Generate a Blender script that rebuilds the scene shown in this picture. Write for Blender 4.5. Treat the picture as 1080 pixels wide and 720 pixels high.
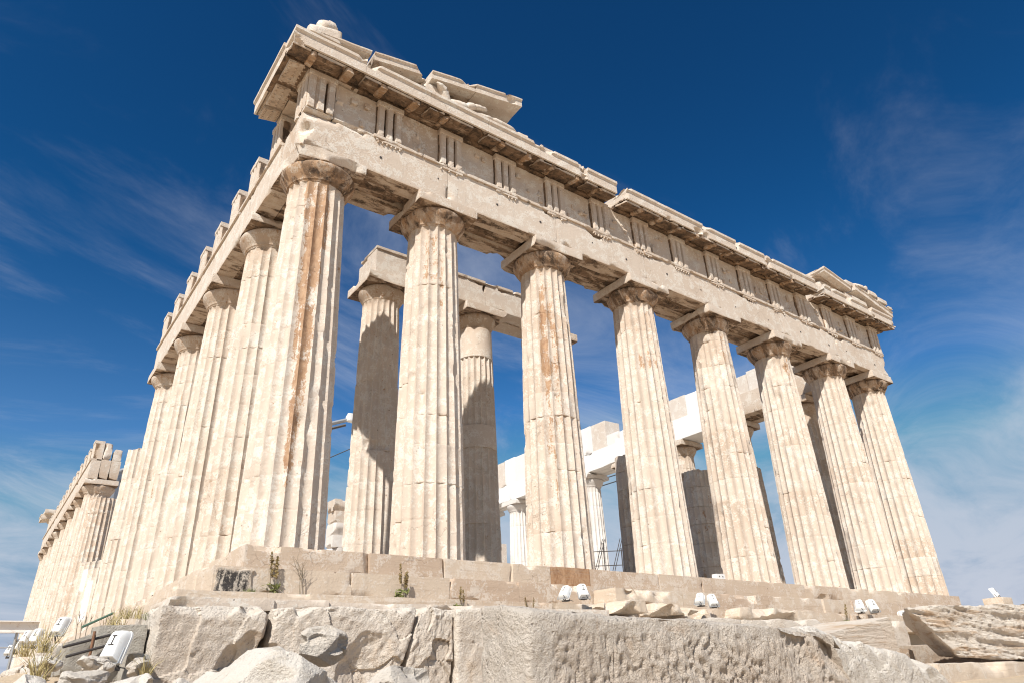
import bpy, math, random
import numpy as np
from mathutils import Matrix, Vector

# ------------------------------------------------------------------ scene, camera, light
scn = bpy.context.scene
for o in list(bpy.data.objects):
    bpy.data.objects.remove(o, do_unlink=True)
COL = scn.collection
R = math.radians

cam_d = bpy.data.cameras.new("camera")
cam = bpy.data.objects.new("camera", cam_d)
COL.objects.link(cam)
YAW, PIT, ROL = R(37.1268), R(26.1070), R(-2.3597)
fw = Vector((math.sin(YAW)*math.cos(PIT), math.cos(YAW)*math.cos(PIT), math.sin(PIT)))
rt = Vector((math.cos(YAW), -math.sin(YAW), 0))
up = rt.cross(fw)
r2 = rt*math.cos(ROL)+up*math.sin(ROL)
u2 = -rt*math.sin(ROL)+up*math.cos(ROL)
m = Matrix((r2, u2, -fw)).transposed().to_4x4()
m.translation = Vector((-5.1022, -15.4303, -2.6468))
cam.matrix_world = m
cam_d.sensor_width = 36.0
cam_d.lens = 36.0*730.56/1080
cam_d.clip_start = 0.05
cam_d.clip_end = 20000
scn.camera = cam

SUN = Vector((-0.822, -0.570, 1.01)).normalized()
sd = bpy.data.lights.new("sun", 'SUN')
sd.energy = 4.8
sd.angle = R(0.53)
sd.color = (1.0, 0.96, 0.895)
so = bpy.data.objects.new("sun", sd)
COL.objects.link(so)
so.rotation_euler = SUN.to_track_quat('Z', 'Y').to_euler()
so.location = SUN*200

scn.cycles.filter_width = 1.1
scn.view_settings.view_transform = 'Standard'
scn.view_settings.look = 'None'
scn.view_settings.exposure = 0.46
scn.view_settings.gamma = 1.0
scn.view_settings.use_curve_mapping = False

world = bpy.data.worlds.new("World")
scn.world = world
world.use_nodes = True
wt = world.node_tree
for n in list(wt.nodes):
    wt.nodes.remove(n)


class NB:
    """small helper to write node trees"""
    def __init__(s, nt):
        s.nt = nt
    def new(s, t, **kw):
        n = s.nt.nodes.new(t)
        for k, v in kw.items():
            setattr(n, k, v)
        return n
    def link(s, a, b):
        s.nt.links.new(a, b)
    def put(s, sock, v):
        if hasattr(v, 'is_linked') or isinstance(v, bpy.types.NodeSocket):
            s.nt.links.new(v, sock)
        else:
            sock.default_value = v
    def math(s, op, a, b=0.0, c=None, clamp=False):
        n = s.new('ShaderNodeMath', operation=op, use_clamp=clamp)
        s.put(n.inputs[0], a); s.put(n.inputs[1], b)
        if c is not None:
            s.put(n.inputs[2], c)
        return n.outputs[0]
    def vmath(s, op, a, b=(0, 0, 0)):
        n = s.new('ShaderNodeVectorMath', operation=op)
        s.put(n.inputs[0], a); s.put(n.inputs[1], b)
        return n.outputs[0]
    def noise(s, vec, scale, detail=4, rough=0.55, dist=0.0):
        n = s.new('ShaderNodeTexNoise')
        s.put(n.inputs['Vector'], vec)
        n.inputs['Scale'].default_value = scale
        n.inputs['Detail'].default_value = detail
        n.inputs['Roughness'].default_value = rough
        n.inputs['Distortion'].default_value = dist
        return n.outputs['Fac']
    def voro(s, vec, scale, feature='F1', rnd=1.0):
        n = s.new('ShaderNodeTexVoronoi', feature=feature)
        s.put(n.inputs['Vector'], vec)
        n.inputs['Scale'].default_value = scale
        n.inputs['Randomness'].default_value = rnd
        return n.outputs['Distance']
    def ss(s, x, lo, hi):
        n = s.new('ShaderNodeMapRange', interpolation_type='SMOOTHSTEP')
        s.put(n.inputs[0], x)
        n.inputs[1].default_value = lo; n.inputs[2].default_value = hi
        n.inputs[3].default_value = 0.0; n.inputs[4].default_value = 1.0
        return n.outputs[0]
    def lin(s, x, lo, hi, a=0.0, b=1.0):
        n = s.new('ShaderNodeMapRange')
        s.put(n.inputs[0], x)
        n.inputs[1].default_value = lo; n.inputs[2].default_value = hi
        n.inputs[3].default_value = a; n.inputs[4].default_value = b
        return n.outputs[0]
    def mix(s, f, a, b, blend='MIX'):
        n = s.new('ShaderNodeMix', data_type='RGBA', blend_type=blend)
        s.put(n.inputs[0], f)
        for sock, v in ((n.inputs[6], a), (n.inputs[7], b)):
            if isinstance(v, tuple) and len(v) == 3:
                v = v+(1.0,)
            s.put(sock, v)
        return n.outputs[2]


# sky : Nishita, deepened as through a polariser, with cirrus wisps
w = NB(wt)
sky = w.new('ShaderNodeTexSky', sky_type='NISHITA')
sky.sun_disc = False
sky.sun_elevation = math.asin(SUN.z)
sky.sun_rotation = math.atan2(SUN.x, SUN.y)
sky.altitude = 150
sky.air_density = 1.0
sky.dust_density = 0.6
sky.ozone_density = 2.0
tc = w.new('ShaderNodeTexCoord')
dirv = tc.outputs['Generated']
sep = w.new('ShaderNodeSeparateXYZ')
w.link(dirv, sep.inputs[0])
zz = w.math('MAXIMUM', sep.outputs[2], 0.0)
den = w.math('ADD', zz, 0.16)
px = w.math('DIVIDE', sep.outputs[0], den)
py = w.math('DIVIDE', sep.outputs[1], den)
comb = w.new('ShaderNodeCombineXYZ')
w.link(px, comb.inputs[0]); w.link(py, comb.inputs[1])
rot = w.new('ShaderNodeVectorRotate', rotation_type='Z_AXIS')
w.link(comb.outputs[0], rot.inputs['Vector']); rot.inputs['Angle'].default_value = R(70)
stretch = w.vmath('ADD', w.vmath('MULTIPLY', rot.outputs[0], (1.0, 0.55, 1.0)), (5.5, 14.1, 0.0))
c1 = w.noise(stretch, 1.7, 10, 0.64, 1.0)
c2 = w.noise(w.vmath('ADD', comb.outputs[0], (7.3, 2.1, 0.0)), 0.55, 3, 0.5, 0.3)
low = w.lin(zz, 0.0, 0.72, 1.0, 0.0)
thr = w.math('ADD', w.math('MULTIPLY', c1, 0.62), w.math('MULTIPLY', c2, 0.38))
thr = w.math('ADD', thr, w.math('MULTIPLY', w.math('POWER', low, 1.15), 0.225))
cl = w.ss(thr, 0.505, 0.755)
cl = w.math('MULTIPLY', cl, w.lin(low, 0.0, 1.0, 0.30, 0.84))
gam = w.new('ShaderNodeGamma')
w.link(sky.outputs[0], gam.inputs[0]); gam.inputs[1].default_value = 1.7
deep = w.mix(1.0, gam.outputs[0], (0.088, 0.36, 0.405), 'MULTIPLY')
deep = w.vmath('MINIMUM', deep, (2.6, 3.0, 5.0))
hazef = w.math('MULTIPLY', w.math('POWER', w.lin(zz, 0.0, 0.60, 1.0, 0.0), 2.7), 0.86)
deep = w.mix(hazef, deep, (4.1, 4.6, 5.8))
skycol = w.mix(cl, deep, (5.9, 6.3, 7.2))
bg = w.new('ShaderNodeBackground')
w.link(skycol, bg.inputs[0]); bg.inputs[1].default_value = 0.0745
wo = w.new('ShaderNodeOutputWorld')
w.link(bg.outputs[0], wo.inputs[0])


# ------------------------------------------------------------------ numpy noise
def _hash(ix, iy, iz, seed):
    h = (ix.astype(np.int64)*374761393 + iy.astype(np.int64)*668265263 + iz.astype(np.int64)*2147483647 + seed*1274126177) & 0xffffffff
    h = ((h ^ (h >> 13))*1274126177) & 0xffffffff
    h = ((h ^ (h >> 15))*2246822519) & 0xffffffff
    return ((h ^ (h >> 16)) & 0xffffff)/float(0xffffff)


def vnoise(p, seed=0):
    i = np.floor(p); f = p-i; f = f*f*(3-2*f)
    x, y, z = i[:, 0], i[:, 1], i[:, 2]
    fx, fy, fz = f[:, 0], f[:, 1], f[:, 2]
    def hh(a, b, c):
        return _hash(x+a, y+b, z+c, seed)
    x00 = hh(0, 0, 0)*(1-fx)+hh(1, 0, 0)*fx
    x10 = hh(0, 1, 0)*(1-fx)+hh(1, 1, 0)*fx
    x01 = hh(0, 0, 1)*(1-fx)+hh(1, 0, 1)*fx
    x11 = hh(0, 1, 1)*(1-fx)+hh(1, 1, 1)*fx
    return ((x00*(1-fy)+x10*fy)*(1-fz)+(x01*(1-fy)+x11*fy)*fz)*2-1


def fbm(p, seed=0, oct=4, gain=0.5):
    a = 1.0; s = np.zeros(len(p)); t = 0; q = p.copy()
    for k in range(oct):
        s += a*vnoise(q, seed+k*17); t += a
        a *= gain; q = q*2.03+11.7
    return s/t


def sstep(x, a, b):
    t = np.clip((x-a)/(b-a), 0, 1)
    return t*t*(3-2*t)


# ------------------------------------------------------------------ mesh plumbing
class Geo:
    """collects quads/tris with a weather attribute: tone, patina, crust and painted groove shade, newness"""
    def __init__(s):
        s.v = []; s.q = []; s.t = []; s.w = []; s.n = 0
    def add(s, V, Q=None, T=None, wx=(0.5, 0, 0, 0)):
        V = np.asarray(V, float)
        if Q is not None and len(Q):
            s.q.append(np.asarray(Q, int)+s.n)
        if T is not None and len(T):
            s.t.append(np.asarray(T, int)+s.n)
        W = np.asarray(wx, float)
        if W.ndim == 1:
            W = np.tile(W, (len(V), 1))
        s.v.append(V); s.w.append(W); s.n += len(V)
        return s
    def build(s, name, mat, parent=None, smooth=True, sharp=26, loc=None, label=None):
        V = np.concatenate(s.v); W = np.concatenate(s.w)
        org = np.zeros(3) if loc is None else np.asarray(loc, float)
        V = V-org
        Q = np.concatenate(s.q) if s.q else np.zeros((0, 4), int)
        T = np.concatenate(s.t) if s.t else np.zeros((0, 3), int)
        me = bpy.data.meshes.new(name)
        me.vertices.add(len(V))
        me.vertices.foreach_set('co', V.astype(np.float32).ravel())
        nl = Q.size+T.size
        me.loops.add(nl)
        me.loops.foreach_set('vertex_index', np.concatenate([Q.ravel(), T.ravel()]).astype(np.int32))
        np_ = len(Q)+len(T)
        me.polygons.add(np_)
        st = np.concatenate([np.arange(len(Q))*4, Q.size+np.arange(len(T))*3]).astype(np.int32)
        me.polygons.foreach_set('loop_start', st)
        me.polygons.foreach_set('use_smooth', np.full(np_, smooth))
        me.update(calc_edges=True)
        me.validate()
        at = me.attributes.new('wx', 'FLOAT_COLOR', 'POINT')
        at.data.foreach_set('color', W.astype(np.float32).ravel())
        if smooth and sharp:
            me.set_sharp_from_angle(angle=R(sharp))
        me.materials.append(mat)
        o = bpy.data.objects.new(name, me)
        COL.objects.link(o)
        o.location = org
        if parent is not None:
            o.parent = parent
            ploc = parent.matrix_world.translation if parent.parent is None else None
            pw = world_loc(parent)
            o.location = Vector(org)-pw
        if label:
            o['label'] = label
        return o


def world_loc(o):
    l = Vector(o.location)
    while o.parent is not None:
        o = o.parent
        l = l+Vector(o.location)
    return l


def thing(name, label, cat, loc=(0, 0, 0), group=None):
    o = bpy.data.objects.new(name, None)
    COL.objects.link(o)
    o.location = loc
    o.empty_display_size = 0.2
    o['label'] = label; o['category'] = cat; o['kind'] = 'thing'
    if group:
        o['group'] = group
    return o


def tag(o, label, cat, group=None):
    o['label'] = label; o['category'] = cat; o['kind'] = 'thing'
    if group:
        o['group'] = group
    return o


def grid_box(nx, ny, nz):
    """surface lattice of a box: integer coords and quads (outward)"""
    pts = {}; I = []; Q = []
    def vid(i, j, k):
        key = (i, j, k)
        if key not in pts:
            pts[key] = len(I); I.append(key)
        return pts[key]
    for i in range(nx):
        for j in range(ny):
            Q.append((vid(i, j, 0), vid(i, j+1, 0), vid(i+1, j+1, 0), vid(i+1, j, 0)))
            Q.append((vid(i, j, nz), vid(i+1, j, nz), vid(i+1, j+1, nz), vid(i, j+1, nz)))
    for i in range(nx):
        for k in range(nz):
            Q.append((vid(i, 0, k), vid(i+1, 0, k), vid(i+1, 0, k+1), vid(i, 0, k+1)))
            Q.append((vid(i, ny, k), vid(i, ny, k+1), vid(i+1, ny, k+1), vid(i+1, ny, k)))
    for j in range(ny):
        for k in range(nz):
            Q.append((vid(0, j, k), vid(0, j, k+1), vid(0, j+1, k+1), vid(0, j+1, k)))
            Q.append((vid(nx, j, k), vid(nx, j+1, k), vid(nx, j+1, k+1), vid(nx, j, k+1)))
    return np.array(I, float), np.array(Q, int)


_gb = {}
def gridbox(nx, ny, nz):
    k = (nx, ny, nz)
    if k not in _gb:
        _gb[k] = grid_box(*k)
    return _gb[k]


def block(geo, lo, hi, res=0.15, rnd=0.012, amp=0.004, freq=2.0, chips=0, chipr=0.15, seed=0, wx=(0.5, 0, 0, 0),
          under=0.0, scoops=(), warp=None, rough=0.0, maxn=90, cuts=(), breaks=()):
    """a dressed / weathered stone block: rounded worn edges, chips knocked off its arrises"""
    rng = np.random.RandomState(seed*7+13)
    lo = np.array(lo, float); hi = np.array(hi, float)
    S = hi-lo; c = (lo+hi)/2; h = S/2
    n = [int(np.clip(round(S[a]/res), 1, maxn)) for a in range(3)]
    I, Q = gridbox(*n)
    P = I/np.array(n)*S-h
    # pull outermost rows towards the edges so rounding stays tight
    r = min(rnd*3, h.min()*0.5)
    wpos = P+c
    nz_ = fbm(wpos*freq*2.0+seed*3.1, seed, 3)
    rr = np.clip(rnd*(0.7+1.6*np.clip(nz_, -0.3, 1.0)), 0.001, h.min()*0.6)
    inner = np.clip(P, -(h-rr[:, None]), (h-rr[:, None]))
    d = P-inner
    L = np.linalg.norm(d, axis=1); L[L == 0] = 1
    N = d/L[:, None]
    P = inner+N*rr[:, None]
    if amp > 0:
        P = P+N*(amp*fbm(wpos*freq+seed*1.7, seed+5, 4))[:, None]
    if rough > 0:
        P = P+N*(rough*fbm(wpos*freq*6+seed, seed+9, 3))[:, None]
    # chips on edges/corners
    for k in range(chips):
        e = rng.choice([-1, 1], 3).astype(float)
        ax = rng.choice(3, p=S/S.sum())
        e[ax] = rng.uniform(-1, 1)
        ctr = e*h
        rad = chipr*rng.uniform(0.45, 1.35)
        nn = e.copy(); nn[ax] = rng.uniform(-.55, .55)
        nn = nn*np.array([rng.uniform(.35, 1.0) for _ in range(3)]); nn /= np.linalg.norm(nn)
        sc = np.array([1.0, 1.0, 1.0]); sc[ax] = 1/rng.uniform(1.0, 2.6)
        dd = np.linalg.norm((P-ctr)*sc, axis=1)/rad
        dd = dd+0.22*fbm((P+c)*1.2/max(rad, .1)+k, seed+k, 3)
        cut = (P-ctr)@nn+rad*rng.uniform(0.22, 0.45)+0.10*rad*fbm((P+c)*2.0/max(rad, .1)+k, seed+k+3, 3)
        P = P-nn*(np.clip(cut, 0, None)*np.clip((1.05-dd)*6, 0, 1))[:, None]
    for (cx, cy, cz, rad, dep) in scoops:
        ctr = np.array([cx, cy, cz])-c
        dv = P-ctr
        dd = np.linalg.norm(dv, axis=1)
        f = np.clip(1.1-dd/rad+0.3*fbm((P+c)*3.0/rad*.4, seed+77, 3), 0, 1)**0.7
        inw = -N+0.0
        P = P+inw*(f*dep)[:, None]
    for k, (bx, by, bz, nx_, ny_, nz2, rad, dep) in enumerate(breaks):
        ctr = np.array([bx, by, bz])-c
        nn = np.array([nx_, ny_, nz2], float); nn /= np.linalg.norm(nn)
        dd = np.linalg.norm(P-ctr, axis=1)/rad+0.2*fbm((P+c)*1.5/rad+k, seed+k+200, 3)
        cut = (P-ctr)@nn+dep+0.15*dep*fbm((P+c)*3/rad, seed+k+210, 4)
        P = P-nn*(np.clip(cut, 0, None)*np.clip((1.05-dd)*5, 0, 1))[:, None]
    for (nx_, ny_, nz2, dist) in cuts:       # fracture planes through the block, in unit-box coordinates
        nn = np.array([nx_, ny_, nz2], float); nn /= np.linalg.norm(nn)
        s_ = (P/h)@nn-dist
        s_ = s_+0.06*fbm((P+c)*3, seed+31, 4)
        hit = s_ > 0
        step = (nn*h)/(np.linalg.norm(nn*h))**2*np.linalg.norm(nn*h)
        P[hit] -= (s_[hit][:, None])*(nn*h)/(nn@nn)
    W = np.tile(np.array(wx, float), (len(P), 1))
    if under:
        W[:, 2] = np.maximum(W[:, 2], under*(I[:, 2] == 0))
    P = P+c
    if warp is not None:
        P = warp(P)
    geo.add(P, Q, wx=W)
    return geo


def tube(geo, a, b, r, n=8, r2=None, wx=(0.5, 0, 0, 0), cap=True):
    a = np.array(a, float); b = np.array(b, float)
    if r2 is None:
        r2 = r
    d = b-a; d /= np.linalg.norm(d)
    x = np.cross(d, [0, 0, 1.0])
    if np.linalg.norm(x) < 1e-3:
        x = np.cross(d, [0, 1.0, 0])
    x /= np.linalg.norm(x); y = np.cross(d, x)
    t = np.arange(n)/n*2*math.pi
    ring = np.cos(t)[:, None]*x+np.sin(t)[:, None]*y
    V = np.concatenate([a+ring*r, b+ring*r2, [a], [b]])
    Q = [(i, (i+1) % n, n+(i+1) % n, n+i) for i in range(n)]
    T = []
    if cap:
        T = [(2*n, (i+1) % n, i) for i in range(n)]+[(2*n+1, n+i, n+(i+1) % n) for i in range(n)]
    # orient outward
    Q = [q[::-1] for q in Q]; T = [t_[::-1] for t_ in T]
    geo.add(V, Q, T, wx)
    return geo


def prism(geo, prof, x0, x1, axis='x', nx=12, amp=0.006, freq=2.0, seed=0, wx=(0.5, 0, 0, 0), dens=0.1, chips=0, chipr=0.15,
          crustfn=None, slope=0.0, scoops=()):
    """profile (a,z) counter-clockwise extruded along an axis, worn and chipped"""
    rng = np.random.RandomState(seed*5+3)
    pts = []
    n = len(prof)
    for i in range(n):
        p = np.array(prof[i], float); q = np.array(prof[(i+1) % n], float)
        k = max(1, int(round(np.linalg.norm(q-p)/dens)))
        for j in range(k):
            pts.append(p+(q-p)*j/k)
    pts = np.array(pts); m_ = len(pts)
    cen = pts.mean(0)
    xs = np.linspace(x0, x1, nx+1)
    V = []
    for x in xs:
        V.append(np.column_stack([np.full(m_, x), pts[:, 0], pts[:, 1]+slope*(x-x0)]))
    # caps made of concentric rings so that they can break unevenly
    capn = 3
    for x in (x0, x1):
        for s_ in np.linspace(1, 0, capn+1)[1:-1]:
            qq = cen+(pts-cen)*s_
            V.append(np.column_stack([np.full(m_, x), qq[:, 0], qq[:, 1]+slope*(x-x0)]))
        V.append(np.array([[x, cen[0], cen[1]+slope*(x-x0)]]))
    V = np.concatenate(V)
    Q = []; T = []
    for k in range(nx):
        for i in range(m_):
            j = (i+1) % m_
            Q.append((k*m_+i, (k+1)*m_+i, (k+1)*m_+j, k*m_+j))
    base = (nx+1)*m_
    for e, first in ((0, 0), (1, nx*m_)):
        prev = first
        for s_ in range(capn-1):
            cur = base+e*((capn-1)*m_+1)+s_*m_
            for i in range(m_):
                j = (i+1) % m_
                Q.append((prev+i, prev+j, cur+j, cur+i) if e == 0 else (prev+j, prev+i, cur+i, cur+j))
            prev = cur
        cc = base+e*((capn-1)*m_+1)+(capn-1)*m_
        for i in range(m_):
            j = (i+1) % m_
            T.append((prev+i, prev+j, cc) if e == 0 else (prev+j, prev+i, cc))
    if axis == 'y':
        V = V[:, [1, 0, 2]]
        Q = [q[::-1] for q in Q]; T = [t[::-1] for t in T]
    W = np.tile(np.array(wx, float), (len(V), 1))
    if crustfn is not None:
        W[:, 2] = np.maximum(W[:, 2], crustfn(V))
    if amp:
        V = V+amp*np.column_stack([fbm(V*freq+s_*31.7+seed, seed+s_, 4) for s_ in range(3)])
    c3 = V.mean(0)
    lo = V.min(0); hi = V.max(0)
    for k in range(chips):
        i = rng.randint(len(V)); ctr = V[i].copy()
        # prefer outer points
        for _ in range(4):
            j = rng.randint(len(V))
            if abs(V[j]-c3).sum() > abs(ctr-c3).sum():
                ctr = V[j].copy()
        rad = chipr*rng.uniform(0.4, 1.3)
        dv = (c3-ctr); dv /= np.linalg.norm(dv)
        dv = dv*np.array([rng.uniform(.3, 1.0) for _ in range(3)]); dv /= np.linalg.norm(dv)
        dd = np.linalg.norm((V-ctr)*np.array([0.6, 1, 1]), axis=1)/rad+0.22*fbm(V*1.2/rad+k, seed+k, 3)
        cut = (ctr-V)@dv+rad*rng.uniform(.2, .42)+0.10*rad*fbm(V*2/rad+k, seed+k+3, 3)
        V = V+dv*(np.clip(cut, 0, None)*np.clip((1.05-dd)*6, 0, 1))[:, None]
    for (cx, cy, cz, rad, dx, dy, dz) in scoops:
        dd = np.linalg.norm(V-np.array([cx, cy, cz]), axis=1)/rad+0.3*fbm(V*3, seed+50, 3)
        f = np.clip(1.1-dd, 0, 1)**0.7
        V = V+np.array([dx, dy, dz])*f[:, None]
    geo.add(V, Q, T, W)
    return geo


# ------------------------------------------------------------------ materials
def new_mat(name):
    mt = bpy.data.materials.new(name)
    mt.use_nodes = True
    for n in list(mt.node_tree.nodes):
        mt.node_tree.nodes.remove(n)
    b = NB(mt.node_tree)
    out = b.new('ShaderNodeOutputMaterial')
    bs = b.new('ShaderNodeBsdfPrincipled')
    b.link(bs.outputs[0], out.inputs[0])
    return mt, b, bs


def marble_mat(name, veins=0.0, cream=(0.57, 0.48, 0.395), beige=(0.49, 0.385, 0.295), white=(0.68, 0.635, 0.565), bump=0.5):
    mt, b, bs = new_mat(name)
    g = b.new('ShaderNodeNewGeometry')
    pos = g.outputs['Position']
    at = b.new('ShaderNodeVertexColor'); at.layer_name = 'wx'
    sp = b.new('ShaderNodeSeparateColor'); b.link(at.outputs['Color'], sp.inputs[0])
    tone, pat, crust_shade, new = sp.outputs[0], sp.outputs[1], sp.outputs[2], at.outputs['Alpha']
    n1 = b.noise(pos, 0.45, 5, 0.6)
    n2 = b.noise(pos, 2.6, 8, 0.68, 0.4)
    n3 = b.noise(pos, 19.0, 6, 0.65)
    n4 = b.noise(pos, 70.0, 3, 0.6)
    st = b.vmath('MULTIPLY', pos, (5.5, 5.5, 0.42))
    s1 = b.noise(st, 1.0, 7, 0.62, 0.25)
    st2 = b.vmath('MULTIPLY', pos, (11.0, 11.0, 1.1))
    s2 = b.noise(st2, 1.0, 6, 0.7, 0.5)
    t = b.math('ADD', b.math('MULTIPLY', n1, 0.9), b.math('MULTIPLY', b.math('SUBTRACT', tone, 0.5), 1.35))
    t = b.math('ADD', t, b.math('MULTIPLY', b.math('SUBTRACT', n2, 0.5), 0.9))
    col = b.mix(b.ss(t, 0.25, 0.85), cream, beige)
    # bleached patches
    col = b.mix(b.math('MULTIPLY', b.ss(b.math('ADD', n2, b.math('MULTIPLY', b.math('SUBTRACT', n3, .5), .7)), 0.50, 0.58), 0.7), col, white)
    # faint grey rain streaks
    col = b.mix(b.math('MULTIPLY', b.ss(s2, 0.55, 0.78), 0.34), col, (0.30, 0.26, 0.225))
    col = b.mix(b.math('MULTIPLY', b.ss(s1, 0.56, 0.74), 0.22), col, (0.47, 0.345, 0.25))
    # orange brown patina, flaking
    n5 = b.noise(b.vmath('MULTIPLY', pos, (1.0, 1.0, 0.55)), 30.0, 5, 0.7, 0.6)
    n6 = b.noise(b.vmath('MULTIPLY', pos, (1.0, 0.8, 0.5)), 7.0, 6, 0.7, 0.8)
    pf = b.math('ADD', b.math('MULTIPLY', s1, 0.34), b.math('MULTIPLY', s2, 0.22))
    pf = b.math('ADD', pf, b.math('MULTIPLY', n5, 0.42))
    pf = b.math('ADD', pf, b.math('MULTIPLY', n6, 0.42))
    pf = b.math('ADD', pf, b.math('MULTIPLY', b.math('SUBTRACT', pat, 1.0), 0.26))
    n7 = b.noise(b.vmath('MULTIPLY', pos, (1.0, 1.0, 0.7)), 3.2, 5, 0.6, 0.5)
    pf = b.math('ADD', pf, b.math('MULTIPLY', b.math('SUBTRACT', n7, 0.5), 0.5))
    pm = b.ss(pf, 0.66, 0.72)
    pcol = b.mix(b.ss(n6, 0.35, 0.65), (0.26, 0.125, 0.052), (0.42, 0.25, 0.135))
    col = b.mix(b.math('MULTIPLY', pm, 0.85), col, pcol)
    # dark crust in sheltered places, and shade painted into the triglyph grooves
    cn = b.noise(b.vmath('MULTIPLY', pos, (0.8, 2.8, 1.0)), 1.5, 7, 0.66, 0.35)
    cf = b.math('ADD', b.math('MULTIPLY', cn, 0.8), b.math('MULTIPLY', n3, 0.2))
    cf = b.math('ADD', cf, b.math('MULTIPLY', b.math('SUBTRACT', crust_shade, 1.0), 0.42))
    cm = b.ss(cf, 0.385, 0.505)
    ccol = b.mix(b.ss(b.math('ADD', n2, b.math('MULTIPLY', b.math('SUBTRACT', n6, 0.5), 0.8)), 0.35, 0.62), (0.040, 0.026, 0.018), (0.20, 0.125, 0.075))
    warm = b.mix(b.math('MULTIPLY', crust_shade, 0.55), col, (0.38, 0.25, 0.15))
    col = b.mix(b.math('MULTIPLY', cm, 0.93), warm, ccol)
    spk = b.math('ADD', b.math('MULTIPLY', n3, 0.6), b.math('MULTIPLY', n4, 0.4))
    col = b.mix(b.math('MULTIPLY', b.ss(spk, 0.55, 0.66), 0.40), col, (0.27, 0.20, 0.15))
    # small pits and spots
    vs = b.voro(b.vmath('ADD', pos, (0.0, 0.0, 0.0)), 7.0)
    pit = b.math('MULTIPLY', b.math('SUBTRACT', 1.0, b.ss(vs, 0.05, 0.16)), b.ss(n2, 0.5, 0.6))
    col = b.mix(b.math('MULTIPLY', pit, 0.5), col, (0.16, 0.115, 0.085))
    vs2 = b.voro(b.vmath('ADD', pos, (3.3, 1.7, 0.9)), 2.6)
    hole = b.math('SUBTRACT', 1.0, b.ss(b.math('ADD', vs2, b.math('MULTIPLY', n3, 0.05)), 0.065, 0.095))
    col = b.mix(b.math('MULTIPLY', hole, 0.65), col, (0.15, 0.10, 0.07))
    # cracks
    wv = b.vmath('ADD', pos, b.vmath('SCALE', b.new('ShaderNodeTexNoise').outputs['Color'], (0, 0, 0)))
    dn = b.new('ShaderNodeTexNoise'); b.link(pos, dn.inputs['Vector']); dn.inputs['Scale'].default_value = 2.0; dn.inputs['Detail'].default_value = 4
    wv = b.vmath('ADD', pos, b.vmath('MULTIPLY', dn.outputs['Color'], (0.9, 0.9, 0.9)))
    ve = b.voro(wv, 0.75, 'DISTANCE_TO_EDGE')
    crk = b.math('MULTIPLY', b.math('SUBTRACT', 1.0, b.ss(ve, 0.002, 0.009)), b.ss(n1, 0.50, 0.62))
    col = b.mix(b.math('MULTIPLY', crk, 0.38), col, (0.20, 0.15, 0.115))
    if veins:
        hv = b.noise(b.vmath('MULTIPLY', pos, (0.5, 0.5, 9.0)), 1.8, 7, 0.65, 0.8)
        col = b.mix(b.math('MULTIPLY', b.ss(hv, 0.53, 0.66), veins), col, (0.36, 0.265, 0.19))
    # fresh restoration marble
    ncol = b.mix(n2, (0.79, 0.785, 0.77), (0.68, 0.665, 0.64))
    col = b.mix(new, col, ncol)
    b.link(col, bs.inputs['Base Color'])
    bs.inputs['Roughness'].default_value = 0.82
    bs.inputs['Specular IOR Level'].default_value = 0.25
    hgt = b.math('ADD', b.math('MULTIPLY', n2, 0.04), b.math('MULTIPLY', n3, 0.030))
    hgt = b.math('ADD', hgt, b.math('MULTIPLY', n4, 0.006))
    hgt = b.math('SUBTRACT', hgt, b.math('MULTIPLY', pit, 0.018))
    hgt = b.math('SUBTRACT', hgt, b.math('MULTIPLY', crk, 0.012))
    hgt = b.math('ADD', hgt, b.math('MULTIPLY', pm, -0.004))
    old = b.math('SUBTRACT', 1.0, b.math('MULTIPLY', new, 0.85))
    bp = b.new('ShaderNodeBump')
    b.put(bp.inputs['Strength'], b.math('MULTIPLY', old, bump))
    bp.inputs['Distance'].default_value = 1.0
    b.link(hgt, bp.inputs['Height'])
    b.link(bp.outputs[0], bs.inputs['Normal'])
    return mt


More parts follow.
